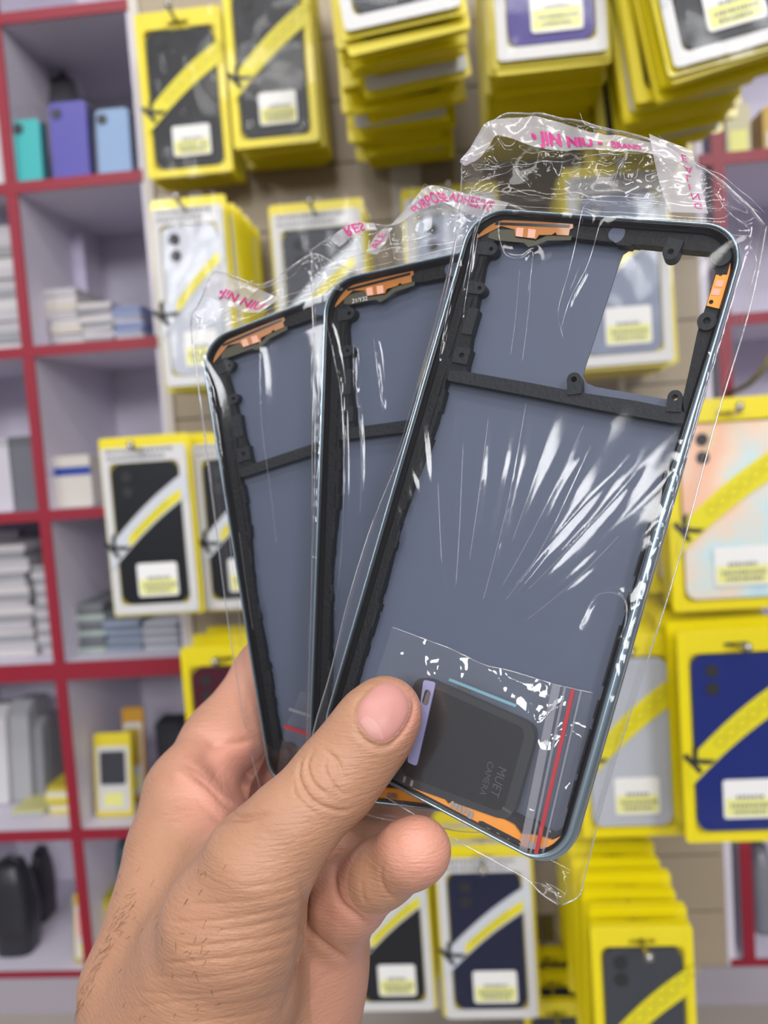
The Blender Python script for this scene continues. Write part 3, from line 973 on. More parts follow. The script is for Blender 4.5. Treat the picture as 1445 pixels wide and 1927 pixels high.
    for pd in PADS_R: add('contact_pad', plate(pd, [], -2.4, -2.28), M['pad'], f)
    mb = MB()
    for x, y in DOT_R:
        c = S1.uv(x, y, -2.3); mb.add(*plate([(c[0] + .55 * math.cos(a), c[1] + .55 * math.sin(a)) for a in np.linspace(0, 2 * math.pi, 10, endpoint=False)], [], -2.4, -2.28))
    add('pin_hole', (mb.V, mb.F), M['gloss_black'], f)
    f = add('flex_cable', plate(FLEX_B, [], -3.0, -1.8), M['flex'], None, 'bright orange flex cable along the bottom edge')
    add('slot', plate(SLOT_B, [], -1.9, -1.68), M['gloss_black'], f)
    mb = MB()
    for x, y in FLEX_DOTS:
        c = S1.uv(x, y, -1.7); mb.add(*plate([(c[0] + .6 * math.cos(a), c[1] + .6 * math.sin(a)) for a in np.linspace(0, 2 * math.pi, 10, endpoint=False)], [], -1.85, -1.7))
    add('pin_hole', (mb.V, mb.F), M['silver'], f)
    mb = MB()
    for x, y in CONTACTS:
        c = L1([(x, y)], -1.4, 3.0)[0]
        for q in range(3):
            u = c[0] + q * 1.15 - 1.1
            mb.add(*plate(rrect(u, c[1] - .8, u + .8, c[1] + .9, .3, 3), [], -2.4, -1.3 - .2 * (q % 2)))
    add('spring_contact', (mb.V, mb.F), M['silver'], f, 'silver spring contacts')
    # drop shaped opening in the top wall
    c = S1.uv(1160, 440, -3.0)
    add('sensor_window', plate([(c[0] + 2.2 * math.cos(a), c[1] + 2.6 * math.sin(a) * (1 if math.cos(a) > 0 else .8)) for a in np.linspace(0, 2 * math.pi, 18, endpoint=False)], [], -3.2, -3.02), M['grey_panel'], led, 'pale drop shaped window')
    if top_flex == 'flex_dark' and S is S2:
        TV, TF = text_mesh('21/Y32', 0)
        o = S1.uv(905, 440, -4.2)
        add('print', ([(9.2 + p[0] * 1.9, 8.4 - p[1] * 1.9, -2.5) for p in TV], TF), M['print_white'], f)
    return root


phone_frame(S1, 'front grey backed phone frame, held directly under the thumb', 'flex_dark')
phone_frame(S2, 'middle phone frame of the fan, half covered by the front one', 'flex_dark')
phone_frame(S3, 'rear phone frame of the fan, tilted furthest left and mostly covered', 'flex_dark')
# ------------------------------------------------------------------ clear bags round the frames
M['bag'] = film('clear_bag', base=.032, edge=.8, haze=.008, rough=.065)
M['bag_back'] = film('clear_bag_rear', base=.02, edge=.6, haze=.015, rough=.06)
M['strip'] = film('adhesive_strip', base=.06, edge=.5, haze=.55, rough=.12, hazecol=(232, 228, 232))
M['seam'] = film('bag_seam', base=.20, edge=.9, haze=.22, rough=.08)
M['zip'] = film('zip_bag', base=.06, edge=.8, haze=.04, rough=.05)
M['zip_line'] = film('zip_track', base=.15, edge=.7, haze=.24, rough=.1, hazecol=(215, 215, 225))
M['red_line'] = mat('red_zip_line', (164, 36, 46), .45)
M['lens_black'] = mat('glossy_lens_plate', (11, 11, 14), .2, spec=.3)
M['lens_rim'] = mat('lens_plate_rim', (30, 32, 36), .4, spec=.3)
M['teal'] = mat('teal_edge', (120, 168, 182), .3, metal=.5)
M['lavender'] = mat('lavender_bracket', (150, 148, 190), .4)
M['emboss'] = mat('faint_lettering', (64, 64, 70), .4)


def resample(pts, n, smooth_=True):
    q = np.array(curve(pts, 8) if smooth_ else pts, float)
    s = np.concatenate([[0], np.cumsum(np.hypot(*np.diff(q[:, :2], axis=0).T))])
    t = np.linspace(0, s[-1], n)
    return np.stack([np.interp(t, s, q[:, k]) for k in range(q.shape[1])], 1)


def sdist(U, V, pl):
    """distance of (U, V) from an open polyline, and how far along it the nearest spot lies (0..1)"""
    d = np.full(U.shape, 1e9); al = np.zeros(U.shape); n = len(pl) - 1
    for i, (a, b) in enumerate(zip(pl[:-1], pl[1:])):
        ba = b - a
        h = np.clip(((U - a[0]) * ba[0] + (V - a[1]) * ba[1]) / max(ba.dot(ba), 1e-9), 0, 1)
        e = np.hypot(U - a[0] - h * ba[0], V - a[1] - h * ba[1])
        al = np.where(e < d, (i + h) / n, al); d = np.minimum(d, e)
    return d, al


_perm = np.random.RandomState(5).permutation(256)
_grad = np.random.RandomState(6).uniform(-1, 1, (256, 2))


def gnoise(x, y, seed=0):
    """smooth gradient noise on arrays"""
    xi = np.floor(x).astype(int); yi = np.floor(y).astype(int); xf = x - xi; yf = y - yi
    u = xf * xf * xf * (xf * (xf * 6 - 15) + 10); v = yf * yf * yf * (yf * (yf * 6 - 15) + 10)

    def g(i, j, a, b):
        k = _perm[(_perm[(i + seed) & 255] + j) & 255]
        return _grad[k, 0] * a + _grad[k, 1] * b
    return (g(xi, yi, xf, yf) * (1 - u) + g(xi + 1, yi, xf - 1, yf) * u) * (1 - v) + (g(xi, yi + 1, xf, yf - 1) * (1 - u) + g(xi + 1, yi + 1, xf - 1, yf - 1) * u) * v


def sstep(a, b, x):
    t = np.clip((x - a) / (b - a), 0, 1); return t * t * (3 - 2 * t)


class Bag:
    def __init__(s, S, label, left, top, right, bottom, gather, folds, seed, loc):
        s.S = S; s.seed = seed
        s.root = thing('plastic_bag', tuple(S.world([loc])[0]), label, 'plastic bag', 'clear bags round the phone frames')
        U = lambda pts: np.array([S.uv(x, y, -3.0) for x, y in pts])
        nv, nu = 260, 150
        Lf, Rt = resample(U(left), nv), resample(U(right), nv); Tp, Bt = resample(U(top), nu), resample(U(bottom), nu)
        s_ = np.linspace(0, 1, nu)[None, :, None]; t_ = np.linspace(0, 1, nv)[:, None, None]
        G = (1 - s_) * Lf[:, None] + s_ * Rt[:, None] + (1 - t_) * Tp[None] + t_ * Bt[None]
        G -= (1 - s_) * (1 - t_) * Tp[0] + s_ * (1 - t_) * Tp[-1] + (1 - s_) * t_ * Bt[0] + s_ * t_ * Bt[-1]
        s.folds = [(U(curve(p, 5)), h, sg) for p, h, sg in folds]
        s.gather = S.uv(*gather, 0)
        e = np.minimum(np.minimum(np.arange(nv)[:, None], (nv - 1 - np.arange(nv))[:, None]) / 3.0, np.minimum(np.arange(nu)[None], (nu - 1 - np.arange(nu))[None]) / 3.0)
        e = np.clip(e, 0, 1)
        wf = s.front(G[..., 0], G[..., 1]); wb = s.back(G[..., 0], G[..., 1])
        mid = (wf * .5 + wb * .5)
        F = [(j * nu + i, (j + 1) * nu + i, (j + 1) * nu + i + 1, j * nu + i + 1) for j in range(nv - 1) for i in range(nu - 1)]
        for nm, w, mt_ in (('front_film', mid + (wf - mid) * e, M['bag']), ('rear_film', mid + (wb - mid) * e, M['bag_back'])):
            P_ = np.concatenate([G, w[..., None]], -1).reshape(-1, 3)
            part(nm, S.world(P_), F, mt_, s.root, True)
        # pale hazy tubes laid along the creases stand in for their highlights
        M.setdefault('pleat_glint', film('film_pleat_glint', base=.03, edge=.35, haze=.045, rough=.15))
        M.setdefault('crease_glint', film('film_crease_glint', base=.26, edge=.85, haze=.2, rough=.1))
        for pl_, h, sg in s.folds:
            q = resample([tuple(p) for p in pl_], 40, False)
            if h < .6: q = q[int(3 + 4 * abs(math.sin(q[0, 0]))):int(24 + 12 * abs(math.sin(q[0, 1] * 1.7)))]
            q = np.concatenate([q, (s.front(q[:, 0], q[:, 1]) + .06)[:, None]], 1)
            k = len(q); rad = [.00004 + .00013 * math.sin(math.pi * i / (k - 1)) * (.5 + .5 * math.sin(i * .7 + s.seed)) if h >= .6 else .00022 for i in range(k)]
            MB().tube(S.world(q), rad, 5).part('crease_glint', M['crease_glint'] if h >= .6 else M['pleat_glint'], s.root, True)
        # heat sealed side seams
        for B_ in (np.concatenate([G[:, 0], mid[:, 0, None]], 1), np.concatenate([G[:, -1], mid[:, -1, None]], 1), np.concatenate([G[0], mid[0][:, None]], 1), np.concatenate([G[-1], mid[-1][:, None]], 1)):
            mb = MB().tube(S.world(B_[::2]), .00022, 5)
            mb.part('seam', M['seam'], s.root, True)

    def front(s, U, V):
        S = s.S
        D = np.hypot(np.maximum(np.maximum(-U, U - FW), 0), np.maximum(np.maximum(-V, V - FH), 0))
        Din = np.minimum(np.minimum(U, FW - U), np.minimum(V, FH - V))
        w = .9 - 2.6 * sstep(0, 5, D)
        w = w - .45 * sstep(1.0, 12, Din)
        # long shallow pleats fanning out from where the bag is gripped
        du, dv = U - s.gather[0], V - s.gather[1]
        an = np.arctan2(dv, du); r = np.hypot(du, dv)
        amp = .15 * sstep(4, 40, r)
        pl = gnoise(an * 9 + s.seed, r * .018 + 3, s.seed) + .3 * np.maximum(0, 1 - 7 * np.abs(gnoise(an * 8, r * .012, s.seed + 9)))
        w = w + amp * pl * (1 - sstep(0, 6, D) * .5)
        w = w + .12 * gnoise(U * .09, V * .045, s.seed + 3) * 2
        # crumpled loose top and bottom ends
        loose = np.maximum(sstep(0, 10, -V), .6 * sstep(0, 8, V - FH))
        c1 = 1 - 2 * np.abs(gnoise(U * .075 + .3 * gnoise(U * .1, V * .1, 4), V * .09, s.seed + 20))
        c2 = 1 - 2 * np.abs(gnoise(U * .2, V * .17, s.seed + 31))
        w = w + loose * (2.6 * (c1 - .4) + .9 * (c2 - .4) + 3.5 * gnoise(U * .03, V * .04, s.seed + 40))
        # creases over the rounded corners
        edge = sstep(3.0, 0, np.abs(np.minimum(U, FW - U) - .5)) * (D < 3)
        w = w + edge * .2 * gnoise(U * .3, V * .35, s.seed + 50)
        for pl_, h, sg in s.folds:
            d, al = sdist(U, V, pl_)
            w = w + h * np.exp(-d / sg) * np.sin(np.pi * np.clip(al, .02, .98)) ** .5
        return w

    def back(s, U, V):
        D = np.hypot(np.maximum(np.maximum(-U, U - FW), 0), np.maximum(np.maximum(-V, V - FH), 0))
        w = -8.2 + 4.6 * sstep(0, 6, D)
        loose = sstep(0, 10, -V)
        w = w + loose * (-2.5 + 1.8 * gnoise(U * .09, V * .08, s.seed + 70))
        return w

    def ribbon(s, name, top, bot, lift=.5, material=None, n=70, m=8):
        S = s.S
        A = resample(top, n); B = resample(bot, n)
        A = np.array([S.uv(x, y, -1.0) for x, y in A]); B = np.array([S.uv(x, y, -1.0) for x, y in B])
        G = A[:, None] + (B - A)[:, None] * np.linspace(0, 1, m)[None, :, None]
        w = s.front(G[..., 0], G[..., 1]) * .6 + lift
        F = [(i * m + j, (i + 1) * m + j, (i + 1) * m + j + 1, i * m + j + 1) for i in range(n - 1) for j in range(m - 1)]
        o = part(name, S.world(np.concatenate([G, w[..., None]], -1)), F, material or M['strip'], s.root, True)
        return (o, A, B, lift)

    def write(s, rb, body, a0, a1, b0, b1, bold=.02, name='printed_lettering', stacked=False):
        o, A, B, lift = rb
        n = len(A)

        def place(ab):
            x = np.clip(ab[:, 0], 0, 1) * (n - 1); i = np.minimum(x.astype(int), n - 2); f = (x - i)[:, None]
            pa = A[i] * (1 - f) + A[i + 1] * f; pb = B[i] * (1 - f) + B[i + 1] * f
            p = pa + (pb - pa) * ab[:, 1:2]
            w = s.front(p[:, 0], p[:, 1]) * .6 + lift + .25
            return np.concatenate([p, w[:, None]], 1)
        if not stacked:
            TV, TF = text_mesh(body, bold)
            W = TV[:, 0].max()
            ab = np.stack([a0 + (a1 - a0) * TV[:, 0] / W, b1 + (b0 - b1) * TV[:, 1] / .72], 1)
            part(name, s.S.world(place(ab)), TF, M['magenta_ink'], o)
        else:       # letters one under another along the strip, seen through the film from behind
            mb = MB(); k = len(body)
            for i, ch in enumerate(body):
                TV, TF = text_mesh(ch, bold)
                W = max(TV[:, 0].max(), .3)
                c = a0 + (a1 - a0) * (i + .5) / k; hh = (a1 - a0) / k * .36
                ab = np.stack([c - hh + 2 * hh * TV[:, 1] / .72, b0 + (b1 - b0) * (TV[:, 0] / .72)], 1)
                mb.add(place(ab), TF)
            part(name, s.S.world(np.array(mb.V)), mb.F, M['magenta_ink'], o)


b1 = Bag(S1, 'front clear plastic bag with a printed sealing strip, round the front phone frame',
         [(868, 312), (862, 420), (836, 560), (800, 690), (752, 850), (700, 985), (655, 1130), (622, 1262), (596, 1350), (584, 1398)],
         [(868, 312), (880, 288), (905, 255), (948, 213), (1010, 211), (1075, 222), (1160, 242), (1240, 268), (1300, 303), (1345, 330), (1400, 380), (1442, 425)],
         [(1442, 425), (1425, 520), (1400, 620), (1345, 800), (1270, 1080), (1190, 1330), (1140, 1490), (1100, 1650), (1090, 1685), (1055, 1702)],
         [(584, 1398), (600, 1412), (680, 1470), (760, 1520), (850, 1575), (930, 1620), (990, 1652), (1020, 1680), (1055, 1702)],
         (850, 1260),
         [([(1143, 307), (1121, 370), (1104, 405), (1090, 468), (1077, 521), (1057, 593), (1063, 637)], .9, .8),
          ([(1136, 425), (1112, 508), (1080, 570), (1062, 625)], .7, .8),
          ([(943, 436), (956, 486), (987, 497), (1010, 486), (1000, 560)], .7, .8),
          ([(903, 440), (893, 500), (879, 560)], .7, .6), ([(873, 500), (852, 600), (836, 680)], .7, .6), ([(925, 400), (905, 450), (894, 520), (880, 600)], .6, .7),
          ([(868, 312), (950, 320), (1030, 312), (1140, 300), (1230, 300), (1330, 330)], .8, 1.2),
          ([(965, 310), (982, 340), (997, 352)], 1.0, .8), ([(868, 309), (900, 306), (946, 272)], 1.0, .8), ([(1095, 222), (1108, 246), (1150, 250)], 1.2, .8), ([(985, 288), (1010, 298), (1060, 284)], 1.2, .8), ([(1225, 268), (1252, 330), (1262, 350)], .9, .8), ([(1180, 300), (1165, 340), (1150, 372)], .8, .7), ([(890, 312), (905, 330), (936, 322)], .9, .7), ([(1360, 350), (1400, 392), (1432, 412)], 1.0, .8), ([(1410, 470), (1424, 500), (1408, 560)], .9, .7), ([(1040, 310), (1056, 342), (1062, 312)], 1.2, .8),
          ([(1240, 262), (1300, 310), (1370, 350), (1440, 410)], 1.2, 1.0),
          ([(1345, 370), (1380, 420), (1410, 440)], 1.0, .8), ([(1005, 1655), (1035, 1662), (1062, 1690)], 1.0, .8), ([(1030, 1652), (1050, 1672), (1056, 1696)], 1.0, .7), ([(1066, 1640), (1072, 1664), (1062, 1690)], .9, .7),
          ([(870, 420), (905, 350), (1000, 318)], .8, .7),
          ([(1140, 800), (1090, 900), (1010, 1060), (900, 1200)], .2, 1.1), ([(1200, 900), (1060, 1050), (880, 1230)], .15, 1.0),
          ([(1002, 730), (960, 960), (900, 1190)], .15, .8), ([(1060, 760), (985, 980), (905, 1200)], .08, .9), ([(1175, 880), (1030, 1040), (862, 1235)], .1, .9), ([(880, 800), (872, 1000), (858, 1200)], .08, .8), ([(830, 860), (838, 1040), (850, 1210)], .08, .8), ([(1120, 770), (1010, 1000), (890, 1210)], .08, .9), ([(1215, 960), (1080, 1100), (900, 1240)], .08, .9), ([(985, 500), (975, 620), (960, 720)], .08, .9), ([(1010, 470), (1000, 600), (985, 720)], .08, .9), ([(930, 760), (905, 960), (870, 1190)], .15, .8),
          ([(1090, 1180), (1130, 1120), (1180, 1130), (1170, 1200), (1110, 1210)], .25, .9)],
         11, (38, 165, -3))
r = b1.ribbon('adhesive_strip', [(868, 309), (896, 262), (930, 229), (985, 220), (1047, 231), (1099, 249), (1160, 259), (1228, 274), (1290, 296)],
              [(876, 314), (908, 298), (938, 258), (985, 271), (1026, 283), (1068, 283), (1160, 288), (1210, 292), (1290, 312)])
b1.write(r, '\u2022 JIN NIU \u2022', .352, .655, .46, .84, .045)
b1.write(r, 'BRAND', .69, .815, .46, .78, .04)
r = b1.ribbon('adhesive_strip', [(1303, 288), (1317, 344), (1334, 408)], [(1223, 258), (1240, 340), (1261, 406)], .9)
b1.write(r, 'EALING', .12, .95, .30, .08, .0, stacked=True)

b2 = Bag(S2, 'middle clear plastic bag with crumpled printed strip, round the middle phone frame',
         [(582, 468), (588, 560), (591, 700), (592, 850), (588, 1000), (582, 1200), (576, 1400), (572, 1482)],
         [(582, 468), (612, 450), (650, 428), (690, 419), (735, 420), (770, 390), (805, 350), (870, 362), (940, 378), (1010, 405)],
         [(1010, 405), (1062, 440), (1072, 700), (1056, 1100), (1020, 1556)],
         [(572, 1482), (600, 1504), (700, 1535), (800, 1552), (900, 1566), (1020, 1556)],
         (640, 1420),
         [([(620, 590), (640, 680), (655, 780), (655, 1000), (640, 1150)], .7, 1.2), ([(675, 650), (676, 740)], .6, .8), ([(712, 640), (730, 780)], .7, .9),
          ([(582, 468), (605, 510), (630, 545), (650, 552)], 1.4, .8), ([(605, 506), (700, 478), (850, 440)], .9, .8), ([(735, 420), (745, 470), (752, 495)], 1.3, .7),
          ([(628, 466), (650, 478), (690, 470)], 1.1, .7), ([(660, 444), (668, 470)], 1.0, .7), ([(655, 440), (700, 446), (738, 424)], .9, .7), ([(760, 480), (764, 440), (752, 424)], 1.0, .7), ([(806, 352), (840, 390), (862, 404)], .9, .7), ([(592, 560), (596, 640), (593, 760)], 1.0, .7), ([(600, 620), (603, 760), (598, 900)], .9, .7), ([(600, 480), (604, 700), (600, 900), (596, 1200)], .8, .8), ([(805, 350), (790, 385), (740, 420)], 1.2, .7), ([(670, 640), (690, 900), (660, 1200)], .4, .8)],
         29, (30, 165, -3))
r = b2.ribbon('adhesive_strip', [(622, 450), (648, 428), (672, 420), (704, 420)], [(640, 466), (662, 448), (682, 438), (708, 432)])
b2.write(r, 'RES', .34, .78, .95, .05, .02)
r = b2.ribbon('adhesive_strip', [(690, 478), (704, 450), (722, 432)], [(712, 480), (728, 458), (740, 430)])
b2.write(r, 'ALE', .2, .8, .1, .7, .0)
r = b2.ribbon('adhesive_strip', [(735, 424), (770, 392), (806, 354), (838, 358)], [(752, 424), (784, 402), (826, 386), (850, 382)])
b2.write(r, 'PURPOSE', .36, .98, .35, .95, .02)
r = b2.ribbon('adhesive_strip', [(838, 358), (875, 365), (930, 377), (960, 385)], [(840, 384), (868, 398), (905, 412), (940, 416)])
b2.write(r, 'ADHESIVE', .08, .8, .1, .6, .02)

b3 = Bag(S3, 'rear clear plastic bag with magenta print, round the rear phone frame',
         [(358, 612), (372, 720), (388, 850), (408, 1000), (434, 1200), (465, 1380), (497, 1512)],
         [(358, 612), (366, 585), (388, 545), (404, 512), (450, 524), (495, 536), (545, 505), (590, 478), (640, 500), (700, 515), (780, 500)],
         [(780, 500), (840, 800), (880, 1100), (900, 1430)],
         [(497, 1512), (525, 1524), (620, 1518), (760, 1480), (900, 1430)],
         (560, 1440),
         [([(372, 660), (400, 720), (425, 860), (440, 1000), (470, 1250)], .8, .9), ([(385, 560), (440, 560), (490, 530)], 1.2, .8), ([(404, 514), (388, 560), (362, 600)], .9, .7), ([(440, 520), (476, 536), (488, 532)], .9, .7), ([(500, 548), (560, 520), (586, 492)], .9, .7), ([(380, 640), (386, 620), (410, 600)], 1.2, .7), ([(376, 700), (392, 800), (404, 900), (412, 1000)], .9, .7), ([(420, 600), (470, 570), (500, 545)], 1.2, .8),
          ([(495, 650), (500, 800), (520, 950), (540, 1150)], .5, 1.2), ([(362, 590), (385, 620), (420, 610)], 1.2, .8), ([(450, 940), (480, 1150), (510, 1330)], .4, .8)],
         47, (20, 165, -3))
r = b3.ribbon('adhesive_strip', [(404, 515), (450, 530), (500, 550), (528, 562)], [(386, 556), (424, 572), (462, 588), (492, 590)])
b3.write(r, '\u2022JIN NIU', .22, .92, .45, .80, .03)

# ------------------------------------------------------------------ small zip bag with a camera lens plate, inside the front bag
Z = lambda pts, w=-1.2: [tuple(S1.uv(x, y, w)) for x, y in pts]
zr = thing('zip_bag', tuple(S1.world([(50, 150, -3)])[0]), 'small clear zip bag with a red line, inside the lower end of the front bag', 'zip bag')
nu, nv = 90, 70
Tz, Bz = resample(np.array(Z([(738, 1180), (800, 1203), (850, 1222), (910, 1250), (960, 1262), (1045, 1288), (1116, 1304)])), nu), resample(np.array(Z([(655, 1440), (740, 1478), (840, 1530), (940, 1588), (1005, 1612), (1050, 1600)])), nu)
t_ = np.linspace(0, 1, nv)[:, None, None]
G = Tz[None] * (1 - t_) + Bz[None] * t_
U_, V_ = G[..., 0], G[..., 1]
lens = np.array(Z([(898, 1412)]))[0]
r = np.hypot(U_ - lens[0], V_ - lens[1])
cr1 = 1 - 2 * np.abs(gnoise(U_ * .12, V_ * .12, 81)); cr2 = 1 - 2 * np.abs(gnoise(U_ * .4, V_ * .35, 85))
wz = -.55 + .75 * (cr1 - .4) * sstep(13, 22, r) + .09 * (cr2 - .4) * sstep(12, 20, r) - .9 * sstep(17, 26, r)
F = [(j * nu + i, (j + 1) * nu + i, (j + 1) * nu + i + 1, j * nu + i + 1) for j in range(nv - 1) for i in range(nu - 1)]
part('front_film', S1.world(np.concatenate([G, wz[..., None]], -1)), F, M['zip'], zr, True)
part('rear_film', S1.world(np.concatenate([G, np.full(wz.shape, -5.9)[..., None]], -1)), F, M['bag_back'], zr, True)
mb = MB().tube(S1.world(np.concatenate([G[0], wz[0][:, None]], 1)), .00018, 5); mb.part('seam', M['seam'], zr, True)


def zline(name, pa, pb, wd, m, w=-.5, h=.35):
    a = np.array(Z([pa])[0]); b = np.array(Z([pb])[0]); d = (b - a) / np.linalg.norm(b - a); nn = np.array([-d[1], d[0]]) * wd / 2
    V, F_ = plate([tuple(a - nn), tuple(b - nn), tuple(b + nn), tuple(a + nn)], [], w - h, w)
    return part(name, S1.world(V), F_, m, zr)


zline('zip_track', (1048, 1288), (984, 1606), 2.2, M['zip_line'])
zline('zip_track', (1064, 1292), (998, 1610), .6, M['zip_line'])
zline('zip_track', (1094, 1300), (1022, 1606), .5, M['zip_line'])
zline('red_line', (1079, 1297), (1008, 1612), 1.05, M['red_line'])

lr = thing('camera_lens_plate', tuple(S1.world([(48, 140, -4)])[0]), 'glossy black camera lens plate with a lavender bracket, inside the small zip bag', 'lens plate')


def lpart(name, VF, m, parent=None, lab=None): return part(name, S1.world(VF[0]), VF[1], m, parent or lr, False, lab)


def rounded(poly, r=1.6, n=5):
    out = []
    k = len(poly)
    for i in range(k):
        p0, p1, p2 = (np.array(poly[j % k], float) for j in (i - 1, i, i + 1))
        a = p1 + (p0 - p1) / np.linalg.norm(p0 - p1) * r; b = p1 + (p2 - p1) / np.linalg.norm(p2 - p1) * r
        for t in np.linspace(0, 1, n): out.append(tuple((1 - t) ** 2 * a + 2 * t * (1 - t) * p1 + t * t * b))
    return out


OUT = Z([(784, 1268), (1012, 1368), (962, 1548), (724, 1464)], -1.6)
INN = Z([(806, 1290), (990, 1372), (946, 1530), (752, 1456)], -1.4)
lpart('rim', plate(rounded(OUT, 4.2), [rounded(INN, 2.5)], -5.6, -1.5), M['lens_rim'])
lpart('plate', plate(rounded(INN, 2.5), [], -5.4, -1.75), M['lens_black'])
lpart('edge_strip', plate(Z([(846, 1276), (972, 1326), (970, 1331), (844, 1281)], -1.3), [], -2.0, -1.2), M['teal'], None, 'pale teal edge')
BR = Z([(797, 1279), (820, 1284), (784, 1442), (766, 1434), (790, 1330)], -1.3)
c = np.array(Z([(803, 1310)], -1.3)[0]); q = np.array(Z([(798, 1330)], -1.3)[0])
d = (q - c) / np.linalg.norm(q - c); nn = np.array([-d[1], d[0]])
SL = [tuple(c + nn * .95 * math.cos(a) + d * (.95 * math.sin(a) + (0 if math.sin(a) < 0 else 2.4)) - d * .8) for a in np.linspace(0, 2 * math.pi, 20, endpoint=False)]
bk = lpart('bracket', plate(rounded(BR, .8), [SL], -1.75, -1.2), M['lavender'], None, 'lavender bracket with a slot')
lpart('slot_floor', plate(SL, [], -1.72, -1.6), mat('bracket_slot', (112, 102, 96), .5), bk)
for (pa, pb) in (((862, 1292), (884, 1302)), ((962, 1530), (945, 1520))):
    a, b_ = np.array(Z([pa], -1.4)[0]), np.array(Z([pb], -1.4)[0])
    e = (b_ - a) / np.linalg.norm(b_ - a); f_ = np.array([-e[1], e[0]]) * .35
    lpart('latch', plate([tuple(a - f_), tuple(b_ - f_), tuple(b_ + f_), tuple(a + f_)], [], -1.6, -1.35), M['olive'])
for body, pa, pb, hgt in (('MUET', (938, 1442), (922, 1496), 1.7), ('CAMERA', (918, 1432), (902, 1494), 1.2)):
    a, b_ = np.array(Z([pa], -1.5)[0]), np.array(Z([pb], -1.5)[0])
    e = (b_ - a) / np.linalg.norm(b_ - a); f_ = np.array([e[1], -e[0]])
    TV, TF = text_mesh(body, -.01); sc = np.linalg.norm(b_ - a) / TV[:, 0].max()
    V = [tuple(a + e * p[0] * sc + f_ * p[1] * sc * 1.1) + (-1.7,) for p in TV]
    lpart('lettering', (V, TF), M['emboss'])

# second small zip bag, low inside the rear bag
z2 = thing('zip_bag', tuple(S3.world([(14, 158, -3)])[0]), 'small zip bag with a red line, low inside the rear bag', 'zip bag')
q3 = lambda pts, w: [tuple(S3.uv(x, y, w)) for x, y in pts]
A_ = resample(np.array(q3([(566, 1300), (552, 1340), (535, 1380), (520, 1470)], -2)), 30); B_ = resample(np.array(q3([(690, 1330), (680, 1370), (665, 1420), (650, 1500)], -2)), 30)
G = A_[:, None] + (B_ - A_)[:, None] * np.linspace(0, 1, 40)[None, :, None]
wz = -1.5 + .5 * (1 - 2 * np.abs(gnoise(G[..., 0] * .2, G[..., 1] * .2, 91)))
F = [(i * 40 + j, (i + 1) * 40 + j, (i + 1) * 40 + j + 1, i * 40 + j + 1) for i in range(29) for j in range(39)]
part('front_film', S3.world(np.concatenate([G, wz[..., None]], -1)), F, M['zip'], z2, True)
for nm, pts, m_ in (('zip_track', [(544, 1332), (640, 1362), (639, 1367), (543, 1337)], M['zip_line']), ('red_line', [(535, 1364), (640, 1397), (638, 1403), (533, 1370)], M['red_line'])):
    V, F_ = plate(q3(pts, -1.0), [], -1.4, -.9); part(nm, S3.world(V), F_, m_, z2)
l2 = thing('camera_lens_plate', tuple(S3.world([(18, 160, -4)])[0]), 'dark rounded camera part low inside the rear bag', 'lens plate')
V, F_ = plate(rounded(q3([(526, 1398), (552, 1402), (556, 1440), (600, 1480), (560, 1500), (522, 1460)], -3), 1.8), [], -5.6, -2.4)
part('plate', S3.world(V), F_, M['lens_black'], l2)
V, F_ = plate([(q3([(538, 1420)], -2.2)[0][0] + 1.6 * math.cos(a), q3([(538, 1420)], -2.2)[0][1] + 1.6 * math.sin(a)) for a in np.linspace(0, 2 * math.pi, 16, endpoint=False)], [], -2.5, -2.0)
part('lens_ring', S3.world(V), F_, M['lens_rim'], l2)
# ------------------------------------------------------------------ the hand
def hpt(px, py, d): return np.array([(px - CX) / FPX * d, (py - CY) / FPX * d, d])


CH_THUMB = [(728, 1338, 237, 8.6), (714, 1355, 236, 9.3), (689, 1392, 236, 9.9), (650, 1442, 235.5, 10.2), (616, 1482, 234, 10.3), (545, 1556, 232, 11.2),
            (488, 1628, 232, 13.6), (440, 1735, 237, 18.0), (410, 1860, 246, 20.5), (345, 2000, 254, 24)]
CH_INDEX = [(640, 1090, 352, 8), (560, 1165, 350, 10), (500, 1268, 345, 11.3), (420, 1400, 326, 14.2), (366, 1500, 306, 16.2), (347, 1605, 291, 17.6), (330, 1705, 281, 18), (262, 1860, 272, 18)]
CH_MIDDLE = [(720, 1330, 352, 8.5), (640, 1350, 352, 9), (540, 1420, 349, 10.5), (458, 1512, 343, 15), (430, 1640, 312, 18), (380, 1780, 285, 20)]
CH_RING = [(790, 1490, 318, 8), (738, 1552, 304, 8.7), (650, 1604, 294, 9.8), (570, 1660, 292, 12), (500, 1760, 290, 16)]
CH_LITTLE = [(788, 1599, 234, 8.3), (775, 1606, 235, 8.5), (718, 1642, 244, 8.9), (656, 1688, 257, 10.8), (614, 1738, 270, 13), (584, 1800, 275, 16), (545, 1900, 278, 19)]
BODY = [[(400, 1800, 260, 22), (290, 2090, 264, 29), (196, 2420, 268, 31)], [(560, 1830, 278, 18), (430, 2090, 276, 26), (330, 2420, 278, 28)],
        [(455, 1660, 255, 13), (392, 1600, 286, 11)],
        [(480, 1760, 280, 20), (420, 1960, 270, 24)], [(600, 1760, 280, 13.5), (560, 1880, 278, 19)]]


def rcone(X, a, b, ra, rb):
    ba = b - a; l2 = ba.dot(ba)
    h = np.clip(((X - a) @ ba) / l2, 0, 1)
    q = X - a - h[..., None] * ba
    return np.sqrt((q * q).sum(-1)) - (ra + (rb - ra) * h)


def smin(a, b, k):
    h = np.maximum(k - np.abs(a - b), 0) / k
    return np.minimum(a, b) - h * h * k * .25


